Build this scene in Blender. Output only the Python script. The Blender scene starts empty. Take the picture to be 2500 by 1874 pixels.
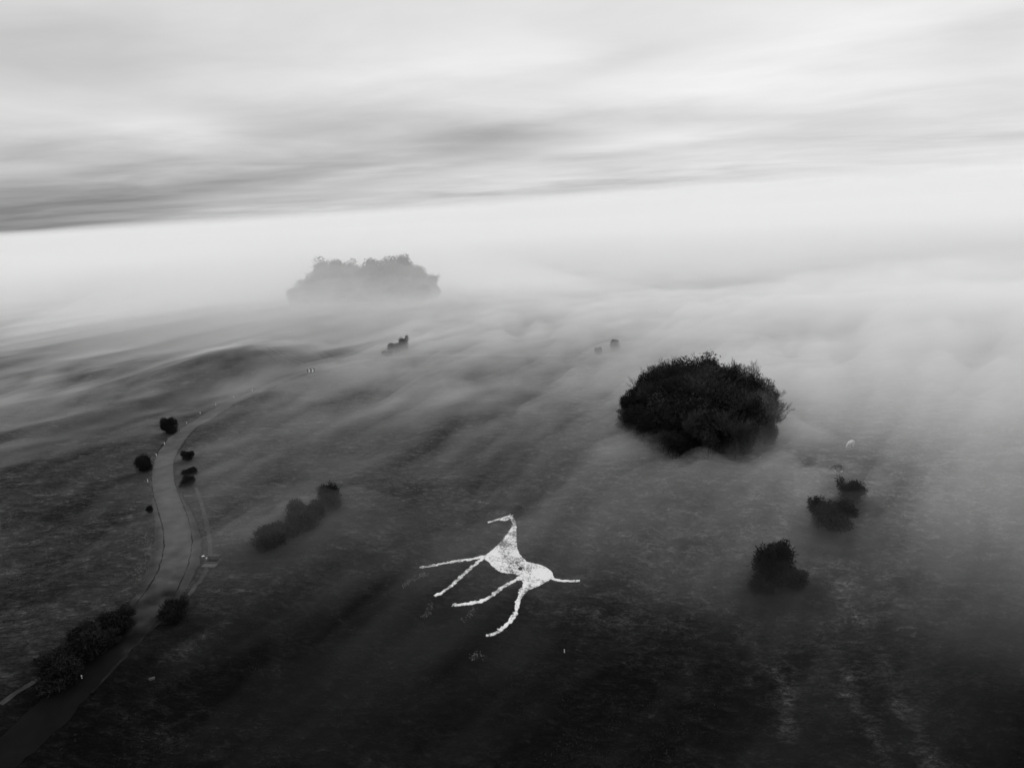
import bpy, bmesh, math, random
import numpy as np
from mathutils import Matrix, Vector

random.seed(7)
rng = np.random.default_rng(7)
SC = bpy.context.scene
COL = SC.collection

# ------------------------------------------------------------------ camera
CAM_H = 65.0
cam_data = bpy.data.cameras.new('camera')
cam_data.sensor_fit = 'HORIZONTAL'
cam_data.sensor_width = 36.0
cam_data.lens = 36.0 * 1785.0 / 2500.0
cam_data.clip_start = 0.5
cam_data.clip_end = 40000.0
cam = bpy.data.objects.new('camera', cam_data)
COL.objects.link(cam)
cam.matrix_world = (Matrix.Translation((0, 0, CAM_H))
                    @ Matrix.Rotation(math.radians(90 - 13.6), 4, 'X')
                    @ Matrix.Rotation(math.radians(-3.2), 4, 'Z'))
SC.camera = cam

# ------------------------------------------------------------------ colour management, sampling
SC.view_settings.view_transform = 'Standard'
SC.view_settings.look = 'None'
SC.view_settings.exposure = 0.0
SC.view_settings.gamma = 1.0
SC.view_settings.use_curve_mapping = False
SC.render.engine = 'CYCLES'
SC.cycles.max_bounces = 8
SC.cycles.diffuse_bounces = 2
SC.cycles.glossy_bounces = 2
SC.cycles.transparent_max_bounces = 24
SC.cycles.volume_bounces = 3
SC.cycles.use_denoising = True


def math_node(nt, op, *args, clamp=False):
    n = nt.nodes.new('ShaderNodeMath')
    n.operation = op
    n.use_clamp = clamp
    for k, a in enumerate(args):
        if isinstance(a, (int, float)):
            n.inputs[k].default_value = a
        else:
            nt.links.new(a, n.inputs[k])
    return n.outputs[0]


# ------------------------------------------------------------------ sky: high overcast, grey
ZENITH = 0.85
SUN_EL, SUN_AZ = 17.0, 52.0     # degrees, azimuth clockwise from +Y
world = bpy.data.worlds.new('World')
SC.world = world
world.use_nodes = True
wt = world.node_tree
wt.nodes.clear()
W = lambda t: wt.nodes.new(t)
M = lambda op, *a, **k: math_node(wt, op, *a, **k)
out = W('ShaderNodeOutputWorld')
bgd = W('ShaderNodeBackground')
nish = W('ShaderNodeTexSky')
nish.sky_type = 'NISHITA'
nish.sun_disc = False
nish.sun_elevation = math.radians(SUN_EL)
nish.sun_rotation = math.radians(SUN_AZ)
bw = W('ShaderNodeRGBToBW')
wt.links.new(nish.outputs[0], bw.inputs[0])
tc = W('ShaderNodeTexCoord')
sep = W('ShaderNodeSeparateXYZ')
wt.links.new(tc.outputs['Generated'], sep.inputs[0])
X, Y, Z = sep.outputs
AZD = M('MULTIPLY', M('ARCTAN2', X, Y), 57.2958)
ELD = M('MULTIPLY', M('ARCSINE', Z), 57.2958)
# cloud sheet coordinates: where the direction meets a plane overhead (softened at the horizon)
zz = M('ADD', M('MAXIMUM', Z, 0.0), 0.065)
cx = M('DIVIDE', X, zz)
cy = M('DIVIDE', Y, zz)
cv = W('ShaderNodeCombineXYZ')
wt.links.new(cx, cv.inputs[0])
wt.links.new(cy, cv.inputs[1])


def wnoise(sx, sy, rot, detail, rough, dist=0.0, off=(0, 0, 0)):
    mp = W('ShaderNodeMapping')
    mp.inputs['Scale'].default_value = (sx, sy, 1)
    mp.inputs['Rotation'].default_value = (0, 0, rot)
    mp.inputs['Location'].default_value = off
    wt.links.new(cv.outputs[0], mp.inputs[0])
    n = W('ShaderNodeTexNoise')
    n.inputs['Scale'].default_value = 1.0
    n.inputs['Detail'].default_value = detail
    n.inputs['Roughness'].default_value = rough
    n.inputs['Distortion'].default_value = dist
    wt.links.new(mp.outputs[0], n.inputs['Vector'])
    return n.outputs['Fac']


n1 = wnoise(0.22, 0.30, 0.25, 5, 0.5, 0.4)
n2 = wnoise(0.75, 0.9, 0.3, 5, 0.55, 0.3, (3.1, 7.7, 0))
wob = M('MULTIPLY', M('SUBTRACT', n2, 0.5), 6.0)
wob1 = M('MULTIPLY', M('SUBTRACT', n1, 0.5), 8.0)


def patch(az, el, saz, sel, tilt, amp):
    """One soft cloud patch centred at bearing az, elevation el (degrees), in the cloud sheet."""
    da = M('ADD', M('SUBTRACT', AZD, az), wob1)
    de = M('ADD', M('SUBTRACT', ELD, el), M('MULTIPLY', wob, 0.22))
    de = M('SUBTRACT', de, M('MULTIPLY', da, tilt))
    q = M('ADD', M('POWER', M('ABSOLUTE', M('DIVIDE', da, saz)), 2.0), M('POWER', M('ABSOLUTE', M('DIVIDE', de, sel)), 2.0))
    return M('MULTIPLY', M('EXPONENT', M('MULTIPLY', q, -1.0)), amp)


SKY_PATCHES = [(-36, 0.9, 22, 2.7, 0.02, -0.42), (1, 5.2, 7, 1.0, 0.05, -0.22), (-15, 7.4, 7, 1.3, 0.05, -0.14),
               (4, 0.9, 20, 0.6, 0.03, -0.13), (-29, 11.0, 9, 2.6, 0.0, -0.16), (-23, 6.4, 4.5, 0.9, 0.0, 0.17),
               (15, 7.0, 15, 2.8, 0.05, 0.10), (33, 2.6, 8, 0.8, 0.02, -0.13), (-4, 11, 14, 2.5, 0.03, 0.10),
               (-12, 3.0, 14, 1.0, 0.03, -0.12), (8, 3.9, 9, 0.5, 0.1, 0.10), (-8, 3.2, 5, 0.4, 0.1, 0.12), (24, 11, 10, 3, 0, 0.05),
               (34, 9, 7, 1.6, 0.0, -0.08), (8, 9.5, 5, 0.8, 0.15, -0.07), (-4, 4.6, 36, 2.4, 0.02, -0.13)]
cloud = M('ADD', 0.70, M('MULTIPLY', M('SUBTRACT', n1, 0.5), 0.42))
cloud = M('ADD', cloud, M('MULTIPLY', M('SUBTRACT', n2, 0.5), 0.30))
for pt in SKY_PATCHES:
    cloud = M('ADD', cloud, patch(*pt))
cloud = M('MAXIMUM', cloud, 0.22)
# an overcast sky is brighter overhead than at the horizon
hi = M('MULTIPLY', M('SUBTRACT', Z, 0.20), 1.7, clamp=True)
cloud = M('MULTIPLY', cloud, M('ADD', 1.0, M('MULTIPLY', hi, ZENITH)))
# a little of the clear-sky gradient shows through the overcast
blend = M('ADD', M('MULTIPLY', cloud, 1.0), M('MULTIPLY', bw.outputs[0], 0.006))
comb = W('ShaderNodeCombineColor')
for k in range(3):
    wt.links.new(blend, comb.inputs[k])
wt.links.new(comb.outputs[0], bgd.inputs['Color'])
bgd.inputs['Strength'].default_value = 1.0
wt.links.new(bgd.outputs[0], out.inputs[0])
world.cycles.sampling_method = 'AUTOMATIC'

sun_data = bpy.data.lights.new('sun', 'SUN')
sun_data.energy = 1.1
sun_data.angle = math.radians(12)
sun_data.color = (1, 1, 1)
sun = bpy.data.objects.new('sun', sun_data)
COL.objects.link(sun)
sd = Vector((math.sin(math.radians(SUN_AZ)) * math.cos(math.radians(SUN_EL)),
             math.cos(math.radians(SUN_AZ)) * math.cos(math.radians(SUN_EL)),
             math.sin(math.radians(SUN_EL))))
sun.rotation_euler = sd.to_track_quat('Z', 'Y').to_euler()

# ------------------------------------------------------------------ terrain functions and surveyed positions
def _hash(i, j, s):
    n = (i * 374761393 + j * 668265263 + s * 974634777) & 0xFFFFFFFF
    n = ((n ^ (n >> 13)) * 1274126177) & 0xFFFFFFFF
    n = (n ^ (n >> 16)) & 0xFFFF
    return n / 65535.0 * 2 * np.pi


def perlin(x, y, s=0):
    x = np.asarray(x, float); y = np.asarray(y, float)
    i = np.floor(x).astype(np.int64); j = np.floor(y).astype(np.int64)
    fx = x - i; fy = y - j
    u = fx * fx * fx * (fx * (fx * 6 - 15) + 10); v = fy * fy * fy * (fy * (fy * 6 - 15) + 10)
    def g(di, dj):
        a = _hash(i + di, j + dj, s)
        return np.cos(a) * (fx - di) + np.sin(a) * (fy - dj)
    a = g(0, 0) * (1 - u) + g(1, 0) * u
    b = g(0, 1) * (1 - u) + g(1, 1) * u
    return (a * (1 - v) + b * v) * 1.5


def fbm(x, y, s=0, octaves=4):
    t = 0; a = 1.0; f = 1.0
    for k in range(octaves):
        t = t + a * perlin(x * f, y * f, s + k * 17); a *= 0.5; f *= 2.03
    return t


def bump(x, y, cx, cy, sx, sy, rot=0.0):
    c, s = math.cos(rot), math.sin(rot)
    dx, dy = x - cx, y - cy
    return np.exp(-((dx * c + dy * s) / sx) ** 2 - ((-dx * s + dy * c) / sy) ** 2)


def folds(x, y):
    """Old banks and hollows running down the western slope."""
    u = x * 0.80 - (y - 250) * 0.60; v = x * 0.60 + (y - 250) * 0.80
    z = 1.6 * perlin(u / 34 + 0.3, v / 150, 37) * np.clip((-x - 5) / 60, 0, 1) * np.clip((900 - y) / 300, 0, 1)
    return z + 0.6 * perlin(u / 13, v / 60, 39) * np.clip((600 - y) / 200, 0, 1)


def height(x, y):
    """Height of the downland (metres) at x, y."""
    x = np.asarray(x, float); y = np.asarray(y, float)
    d1 = (x + 25) * 0.759 - (y - 157) * 0.651
    d2 = 172 - y + 4 * perlin(x / 45, y / 45, 5)
    d = -np.logaddexp(-d1 / 9, -d2 / 9) * 9                  # soft minimum
    sp = np.logaddexp(0, d / 5) * 5                          # soft corner at the brow of the bank
    z = -24 * (1 - np.exp(-sp * 0.30 / 24))
    z = z + 6.0 * bump(x, y, -130, 336, 30, 40, -0.5)
    z = z + 3 * bump(x, y, -160, 190, 60, 40, 0.8) + 5 * bump(x, y, 230, 330, 90, 130)
    z = z + 7 * bump(x, y, -110, 500, 170, 120)                # hill under the far clump
    z = z + 0.9 * fbm(x / 60, y / 60, 11, 3) + 0.25 * perlin(x / 11, y / 11, 31)
    far = np.clip((np.hypot(x, y) - 700) / 2500, 0, 1)
    z = z + far * 14 * perlin(x / 900, y / 900, 3)
    z = z + folds(x, y)
    # the cutting beside the road on its right, and its bank
    z = z - 1.2 * bump(x, y, -62, 118, 6, 30, -0.75)
    return z


HORSE_BODY = [[-2.315, 153.762], [-1.717, 154.745], [-1.214, 153.716], [-0.858, 152.519], [-0.776, 150.629], [-0.875, 148.702], [-0.904, 146.705], [-0.951, 143.136], [-0.615, 141.276], [-0.032, 139.558], [0.965, 138.154], [2.405, 137.642], [3.648, 137.469], [4.849, 136.764], [5.822, 135.908], [6.13, 135.092], [6.155, 134.08], [4.999, 133.043], [3.918, 131.976], [2.65, 130.858], [1.002, 129.69], [0.264, 128.521], [-0.61, 128.861], [0.074, 131.419], [-0.097, 132.259], [-0.851, 132.638], [-0.749, 133.937], [-2.27, 134.261], [-4.105, 134.404], [-5.326, 135.204], [-6.148, 136.218], [-6.879, 137.464], [-7.622, 138.476], [-8.504, 138.472], [-8.055, 139.207], [-6.806, 140.731], [-5.105, 143.535], [-3.787, 145.99], [-2.643, 148.737], [-1.862, 150.628], [-1.563, 151.753], [-1.809, 152.861]]
HORSE_HEAD = [[-7.177, 152.34], [-4.611, 153.578], [-2.757, 154.66], [-2.053, 155.176], [-1.673, 154.634], [-2.091, 153.516], [-3.249, 152.839], [-4.275, 152.908], [-4.845, 153.015], [-7.085, 151.98]]
HORSE_TAIL = [[5.681, 133.505], [6.593, 133.24], [7.825, 133.018], [9.474, 133.008], [11.278, 133.035], [11.324, 133.525], [9.526, 133.54], [7.911, 133.591], [6.735, 133.848], [5.854, 134.149]]
HORSE_LEGS = [[[-7.895, 139.613], [-10.609, 138.744], [-12.687, 138.325], [-14.757, 137.812], [-16.783, 136.979], [-18.762, 136.039], [-20.643, 135.415], [-20.573, 135.009], [-18.673, 135.556], [-16.676, 136.413], [-14.657, 137.167], [-12.6, 137.619], [-10.513, 137.984], [-7.794, 138.807]], [[-8.121, 139.214], [-9.638, 137.042], [-11.411, 134.474], [-12.916, 131.904], [-14.349, 129.356], [-15.584, 127.719], [-17.063, 126.405], [-16.864, 125.936], [-15.35, 127.224], [-14.053, 128.875], [-12.584, 131.4], [-11.07, 133.898], [-9.294, 136.381], [-7.766, 138.468]], [[-0.574, 133.545], [-2.441, 131.962], [-4.086, 130.387], [-5.876, 128.018], [-7.195, 126.347], [-8.283, 125.573], [-10.167, 124.9], [-12.039, 124.325], [-13.544, 124.26], [-13.513, 123.655], [-11.974, 123.694], [-10.071, 124.23], [-8.156, 124.875], [-6.959, 125.704], [-5.586, 127.416], [-3.814, 129.76], [-2.215, 131.283], [-0.362, 132.855]], [[-0.412, 130.314], [-1.048, 128.316], [-1.585, 126.061], [-1.906, 123.738], [-2.154, 122.331], [-3.148, 120.447], [-4.412, 118.477], [-5.802, 116.819], [-7.189, 116.178], [-7.096, 115.629], [-5.61, 116.246], [-4.086, 117.948], [-2.725, 119.939], [-1.581, 121.954], [-1.177, 123.632], [-0.789, 125.863], [-0.222, 127.879], [0.456, 129.734]]]
HORSE_EARS = [[[-2.591, 154.213], [-2.023, 155.371], [-2.073, 155.443], [-2.707, 154.377]], [[-1.901, 154.312], [-1.362, 155.144], [-1.402, 155.231], [-2.01, 154.54]]]
CHALK_SPILL = [[[-18.996, 133.21], [-20.422, 132.301], [-21.352, 131.59], [-22.433, 130.549], [-23.088, 129.377]], [[-17.437, 124.086], [-17.469, 123.28], [-17.985, 121.52], [-18.551, 120.542]], [[-9.405, 123.014], [-10.042, 122.159], [-10.29, 121.072], [-11.373, 120.027]], [[-8.75, 111.901], [-9.078, 111.139], [-9.137, 110.17]], [[-8.125, 111.22], [-7.852, 110.537]]]
ROAD = [[[-72.381, 81.117], 5.4], [[-70.127, 87.804], 5.4], [[-68.222, 96.791], 5.6], [[-66.233, 108.507], 6.2], [[-66.851, 119.2], 7.8], [[-68.645, 130.751], 9.5], [[-71.987, 141.627], 9.5], [[-77.149, 152.964], 8.5], [[-85.54, 167.744], 6.5], [[-93.235, 182.382], 5.6], [[-100.909, 200.562], 5.4], [[-103.135, 212.323], 5.4], [[-105.185, 227.623], 5.2], [[-104.338, 246.008], 5.2], [[-100.68, 264.356], 5], [[-94.845, 290.723], 5], [[-85.02, 304.889], 5], [[-73.89, 318.25], 5], [[-60.892, 327.466], 5], [[-46.367, 330.766], 5], [[9.772, 318.099], 5], [[77.67, 299.135], 5], [[114.585, 283.965], 5]]
VERGE_PATH = [[-81.532, 175.098], [-75.624, 163.94], [-70.211, 153.143], [-66.162, 144.388], [-63.878, 138.506], [-61.612, 130.124], [-61.711, 124.446], [-61.938, 117.803]]
DITCH = [[-83.887, 171.366], [-77.401, 160.668], [-71.675, 151.092], [-67.406, 142.683], [-64.731, 135.339], [-63.411, 128.694]]
GULLY = [[[-68.895, 130.775], [-66.907, 124.238], [-65.918, 118.709], [-65.615, 113.445]], [[-56.309, 124.249], [-57.246, 118.829], [-59.487, 113.751]], [[-46.233, 107.012], [-51.274, 106.374], [-55.23, 103.164]]]
TRAMLINES = [[[-121.864, 356.472], [-109.385, 334.051], [-100.776, 324.354], [-93.07, 318.876]], [[-122.452, 364.52], [-107.905, 336.651], [-99.309, 327.011], [-91.244, 321.042]], [[-112.921, 377.964], [-100.117, 353.701], [-90.317, 337.925], [-82.855, 325.807]], [[-110.534, 380.914], [-98.794, 360.053], [-88.227, 341.28], [-77.077, 324.654]], [[-158.746, 412.278], [-120.81, 341.363], [-108.715, 326.592], [-102.213, 316.384]], [[-84.778, 391.938], [-74.257, 381.951], [-58.732, 365.083]]]
PATHS = [[[-76.262, 92.579], [-75.38, 94.911], [-74.097, 97.706], [-72.94, 100.441]]]
BANK_EDGE = [[-83.636, 86.9], [-77.69, 94.822], [-67.904, 118.371], [-52.843, 127.578], [-35.818, 139.906], [-24.35, 149.931], [-2.134, 134.292], [17.135, 125.343], [45.015, 115.808], [64.1, 110.282], [100.421, 111.803]]
PALE_LINES = [[[61.288, 131.541], [60.65, 117.93], [59.838, 106.01], [58.311, 95.6], [56.51, 87.376]], [[53.289, 120.861], [52.994, 110.599], [51.479, 101.17], [50.626, 90.196]], [[12.737, 121.468], [21.03, 121.032], [29.75, 119.389]], [[98.834, 171.396], [102.169, 159.644], [103.968, 148.729]], [[-56.704, 103.716], [-55.074, 109.575], [-51.818, 115.688]], [[39.627, 117.316], [41.711, 106.747], [39.066, 94.351]]]
HOLLOW_SHADE_LINES = [[[[-147.004, 210.053], [-145.721, 238.177], [-137.98, 259.211], [-130.187, 279.796]], 9, 0.75], [[[-178.535, 398.332], [-152.134, 370.869], [-117.337, 319.208]], 16, 0.6], [[[-116.734, 295.957], [-124.909, 266.979]], 6, 0.5], [[[-39.973, 225.237], [-23.199, 229.578], [-10.001, 236.59]], 9, 0.5], [[[-109.364, 164.269], [-102.475, 171.75]], 7, 0.5], [[[-93.155, 120.191], [-84.21, 128.066]], 7, 0.5]]
POSTS = [[-101.091, 277.344], [-104.947, 267.97], [-107.58, 257.119], [-108.534, 245.487], [-108.724, 234.644], [-105.17, 210.518], [-104.054, 202.419], [-100.589, 191.433], [-96.455, 180.983], [-68.008, 98.712], [6.52, 112.879]]
SIGN = [[-83.626, 299.441]]
PEN = [[-61.823, 134.82]]
PEN_POST = [[-64.271, 136.269]]
SLAB = [[-59.49, 138.138]]
BLOCK = [[-58.282, 100.148]]
CHALK_PATCH = [[-77.444, 141.712], [-76.014, 136.452], [-75.521, 130.958], [-82.329, 149.195]]
WHITE_HORSE = [[87.082, 179.887]]
DARK_HORSE = [[78.219, 167.293]]
BUSHES = [[-107.716, 219.168, 5.09, 5.94], [-100.209, 186.043, 4.7, 5.44], [-92.178, 194.864, 3.53, 3.28], [-86.89, 182.839, 4.29, 3.1], [-83.61, 173.63, 3.87, 3.42], [-86.195, 159.912, 1.51, 1.95], [-52.098, 137.829, 7.96, 5.07], [-49.923, 142.524, 7.38, 4.61], [-46.912, 146.213, 7.11, 4.87], [-43.576, 156.245, 6.28, 6.86], [-45.459, 151.024, 5.36, 4.79], [-50.307, 153.43, 5.86, 4.49], [-53.556, 335.044, 6.96, 5.42], [-50.146, 338.398, 5.46, 7.02], [-56.75, 330.853, 4.98, 3.06], [38.28, 310.542, 3.58, 3.94], [46.415, 317.248, 4.76, 5.13], [75.517, 152.63, 5.98, 6.19], [66.987, 142.401, 8.92, 8.14], [49.155, 127.667, 8.41, 10.16], [53.06, 127.502, 5.29, 4.94], [45.888, 126.498, 5.19, 3.81], [-68.129, 108.302, 5.31, 4.83], [-69.298, 100.61, 6.53, 6.53], [-70.197, 94.97, 6.83, 6.07], [-60.311, 112.435, 4.84, 5.0], [-67.827, 104.522, 3.94, 3.15], [-0.204, 157.318, 2.11, 0.67], [52.719, 160.743, 1.22, 0.61]]
CLUMP_C = [[56.028, 206.973]]
FAR_C = [[-121.887, 514.772], [-71.451, 503.732]]
HOLE = [-0.415, 135.878, 0.42, 0.62]
BIRD_AT = [[-117.2, 506.4, 51.7], [-104.3, 509.3, 53.0], [-90.6, 511.9, 51.9], [-86.7, 512.6, 55.9], [-81.4, 513.4, 51.3], [-80.6, 513.3, 44.6], [-76.2, 513.9, 43.8], [-71.9, 514.6, 45.2], [-62.3, 515.8, 42.9], [-111.0, 508.0, 65.6], [-95.8, 511.1, 68.3], [-120.0, 506.0, 62.9], [-45.3, 516.8, 29.3]]
FOG_BEARINGS = [-45.0, -40.0, -35.0, -30.0, -25.0, -20.0, -15.0, -10.0, -5.0, 0.0, 5.0, 10.0, 15.0, 20.0, 25.0, 30.0, 35.0, 40.0, 45.0]
FOG_RANGES = [60, 85, 105, 125, 145, 170, 200, 235, 275, 325, 385, 460, 560, 700, 900, 1300, 2500, 9000]
FOG_DEPTH = [
    [0.01, 0.01, 0.01, 0.03, 0.05, 0.07, 0.08, 0.07, 0.06, 0.03, 0.01, 0.01, 0.02, 0.04, 0.05, 0.03, 0.01, -0.0, -0.0],
    [0.01, 0.01, 0.02, 0.04, 0.08, 0.13, 0.15, 0.15, 0.12, 0.08, 0.05, 0.05, 0.07, 0.12, 0.17, 0.12, 0.08, 0.07, 0.06],
    [0.01, 0.01, 0.02, 0.05, 0.13, 0.24, 0.32, 0.3, 0.24, 0.18, 0.13, 0.11, 0.16, 0.25, 0.45, 0.3, 0.21, 0.21, 0.21],
    [-0.06, -0.06, -0.04, 0.01, 0.18, 0.41, 0.59, 0.53, 0.46, 0.39, 0.31, 0.25, 0.24, 0.26, 0.68, 0.55, 0.39, 0.39, 0.39],
    [-0.14, -0.14, -0.14, -0.2, 0.24, 0.66, 1.08, 1.48, 1.92, 2.38, 2.83, 3.35, 3.07, 1.87, 0.83, 2.42, 1.94, 1.92, 1.92],
    [0.4, 0.4, 0.39, 0.17, 1.01, 0.8, 0.52, 0.25, 0.74, 1.77, 2.6, 5.96, 8.26, 8.0, 8.81, 9.55, 7.1, 6.99, 6.99],
    [0.09, 0.09, 0.09, 0.26, 1.11, 1.64, 1.57, 1.12, 1.79, 2.26, 4.87, 7.92, 10.93, 13.82, 16.59, 16.82, 16.72, 16.72, 16.72],
    [0.48, 0.48, 0.49, 0.64, 0.68, 1.12, 1.98, 2.85, 2.73, 2.41, 4.62, 7.7, 10.81, 13.92, 17.0, 19.55, 19.64, 19.64, 19.64],
    [1.1, 1.1, 1.09, 0.9, 0.61, 1.67, 2.15, 3.98, 3.47, 4.5, 5.03, 7.02, 9.08, 11.27, 14.0, 22.29, 22.65, 22.65, 22.65],
    [2.51, 2.51, 2.49, 1.95, 2.39, 2.58, 3.76, 4.96, 7.36, 9.24, 11.84, 12.19, 12.55, 16.03, 25.36, 26.22, 26.26, 26.26, 26.26],
    [2.9, 2.77, 2.39, 1.72, 1.11, 1.09, 1.89, 3.32, 5.11, 7.16, 9.44, 12.01, 15.09, 18.58, 21.86, 24.21, 25.46, 25.94, 26.06],
    [2.77, 2.53, 1.89, 0.93, 0.18, 0.16, 0.89, 2.04, 3.26, 4.38, 5.36, 6.14, 6.55, 6.42, 5.8, 5.01, 4.39, 4.08, 3.99],
    [0.24, 0.18, 0.05, -0.11, -0.08, 0.41, 1.49, 3.04, 4.96, 7.26, 9.83, 12.01, 12.82, 11.67, 8.91, 5.72, 3.34, 2.19, 1.85],
    [11.0, 10.97, 10.92, 10.85, 10.89, 11.15, 11.7, 12.5, 13.49, 14.7, 16.04, 17.18, 17.61, 17.0, 15.55, 13.88, 12.63, 12.02, 11.85],
    [25.43, 25.43, 25.43, 25.43, 25.43, 25.44, 25.46, 25.49, 25.53, 25.57, 25.62, 25.66, 25.68, 25.66, 25.6, 25.54, 25.49, 25.47, 25.46],
    [26.0, 26.0, 26.0, 26.0, 26.0, 26.0, 26.0, 26.0, 26.0, 26.0, 26.0, 26.0, 26.0, 26.0, 26.0, 26.0, 26.0, 26.0, 26.0],
    [26.0, 26.0, 26.0, 26.0, 26.0, 26.0, 26.0, 26.0, 26.0, 26.0, 26.0, 26.0, 26.0, 26.0, 26.0, 26.0, 26.0, 26.0, 26.0],
    [26.0, 26.0, 26.0, 26.0, 26.0, 26.0, 26.0, 26.0, 26.0, 26.0, 26.0, 26.0, 26.0, 26.0, 26.0, 26.0, 26.0, 26.0, 26.0],
]


# ------------------------------------------------------------------ helpers
def link(o, parent=None):
    COL.objects.link(o)
    if parent is not None:
        o.parent = parent
    return o


def mesh_from(name, verts, faces, mat=None, smooth=False):
    me = bpy.data.meshes.new(name)
    v = np.asarray(verts, np.float32)
    me.from_pydata(v.tolist(), [], faces if isinstance(faces, list) else np.asarray(faces).tolist())
    if mat:
        me.materials.append(mat)
    if smooth:
        me.polygons.foreach_set('use_smooth', [True] * len(me.polygons))
    me.update()
    return me


def tag(o, label=None, cat=None, group=None, kind=None):
    if label: o['label'] = label
    if cat: o['category'] = cat
    if group: o['group'] = group
    if kind: o['kind'] = kind
    return o


def empty(name, loc, rz=0.0):
    o = bpy.data.objects.new(name, None)
    o.empty_display_size = 0.5
    o.location = loc
    o.rotation_euler = (0, 0, rz)
    return link(o)


def hz(x, y):
    return float(height(x, y))


def grey_mat(name, val, rough=0.9, var=0.3, scale=3.0, detail=4.0, bump=0.0, bscale=None, spec=0.04):
    m = bpy.data.materials.new(name)
    m.use_nodes = True
    nt = m.node_tree
    b = nt.nodes['Principled BSDF']
    b.inputs['Roughness'].default_value = rough
    b.inputs['Specular IOR Level'].default_value = spec
    t = nt.nodes.new('ShaderNodeTexCoord')
    n = nt.nodes.new('ShaderNodeTexNoise')
    n.inputs['Scale'].default_value = scale
    n.inputs['Detail'].default_value = detail
    nt.links.new(t.outputs['Object'], n.inputs['Vector'])
    r = nt.nodes.new('ShaderNodeMapRange')
    r.inputs['From Min'].default_value = 0.3
    r.inputs['From Max'].default_value = 0.7
    r.inputs['To Min'].default_value = val * (1 - var)
    r.inputs['To Max'].default_value = val * (1 + var)
    nt.links.new(n.outputs['Fac'], r.inputs['Value'])
    nt.links.new(r.outputs[0], b.inputs['Base Color'])
    if bump:
        bn = nt.nodes.new('ShaderNodeBump')
        bn.inputs['Strength'].default_value = 1.0
        bn.inputs['Distance'].default_value = bump
        n2_ = nt.nodes.new('ShaderNodeTexNoise')
        n2_.inputs['Scale'].default_value = bscale or scale * 3
        n2_.inputs['Detail'].default_value = 5
        nt.links.new(t.outputs['Object'], n2_.inputs['Vector'])
        nt.links.new(n2_.outputs['Fac'], bn.inputs['Height'])
        nt.links.new(bn.outputs[0], b.inputs['Normal'])
    return m


# ------------------------------------------------------------------ materials
def grass_material():
    m = bpy.data.materials.new('downland_grass')
    m.use_nodes = True
    nt = m.node_tree
    b = nt.nodes['Principled BSDF']
    b.inputs['Roughness'].default_value = 0.95
    b.inputs['Specular IOR Level'].default_value = 0.05
    t = nt.nodes.new('ShaderNodeTexCoord')

    def noise(scale, detail, rough=0.6, stretch=(1, 1, 1), rot=0.0, dist=0.0):
        mp = nt.nodes.new('ShaderNodeMapping')
        mp.inputs['Scale'].default_value = stretch
        mp.inputs['Rotation'].default_value = (0, 0, rot)
        nt.links.new(t.outputs['Object'], mp.inputs[0])
        n = nt.nodes.new('ShaderNodeTexNoise')
        n.inputs['Scale'].default_value = scale
        n.inputs['Detail'].default_value = detail
        n.inputs['Roughness'].default_value = rough
        n.inputs['Distortion'].default_value = dist
        nt.links.new(mp.outputs[0], n.inputs['Vector'])
        return n.outputs['Fac']
    Q = lambda op, *a, **k: math_node(nt, op, *a, **k)
    big = noise(0.030, 4, 0.6)                            # sward patches of tens of metres
    mid = noise(0.20, 6, 0.72, (1, 1.9, 1), 0.7, 0.6)     # sheep-trod terraces and tufts
    m2 = noise(0.62, 6, 0.80, (1, 1.8, 1), 0.9, 0.8)
    fine = noise(1.7, 6, 0.82, (1, 2.2, 1), 0.9, 0.8)     # combed dry tussocks

    def ramp(v, lo, k, p):
        return Q('POWER', Q('MULTIPLY', Q('MAXIMUM', Q('SUBTRACT', v, lo), 0.0), k), p)
    f = ramp(fine, 0.30, 3.0, 2.0)
    k = ramp(mid, 0.28, 3.6, 1.8)
    k2 = ramp(m2, 0.30, 3.4, 2.0)
    g = ramp(big, 0.26, 3.0, 1.3)
    dry = Q('MULTIPLY', Q('MULTIPLY', f, k), Q('MULTIPLY', k2, g))
    at_ = nt.nodes.new('ShaderNodeAttribute'); at_.attribute_name = 'turf_tone'
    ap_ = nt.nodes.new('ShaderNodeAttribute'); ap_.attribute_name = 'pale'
    turf_tone, pale = at_.outputs['Fac'], ap_.outputs['Fac']
    # rank growth on the steep bank, its shade also put into the colour; grazed paler turf on the down above; bleached lines of dry grass
    body = Q('MULTIPLY', Q('ADD', 0.12, Q('ADD', Q('MULTIPLY', Q('MULTIPLY', k, k2), 0.85), Q('MULTIPLY', f, 0.35))), Q('ADD', BANK_ALBEDO, Q('MULTIPLY', turf_tone, TURF_ALBEDO)))
    tips = Q('MULTIPLY', dry, Q('ADD', 0.020, Q('ADD', Q('MULTIPLY', turf_tone, 0.020), Q('MULTIPLY', pale, 0.075))))
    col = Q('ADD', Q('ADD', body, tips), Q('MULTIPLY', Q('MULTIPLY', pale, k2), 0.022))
    col = Q('MINIMUM', col, 0.20)
    nt.links.new(col, b.inputs['Base Color'])
    bn = nt.nodes.new('ShaderNodeBump')
    bn.inputs['Strength'].default_value = 1.0
    bn.inputs['Distance'].default_value = 0.8
    h = Q('ADD', Q('ADD', Q('MULTIPLY', fine, 0.6), Q('MULTIPLY', m2, 1.0)), Q('MULTIPLY', mid, 2.2))
    nt.links.new(h, bn.inputs['Height'])
    nt.links.new(bn.outputs[0], b.inputs['Normal'])
    return m


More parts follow.
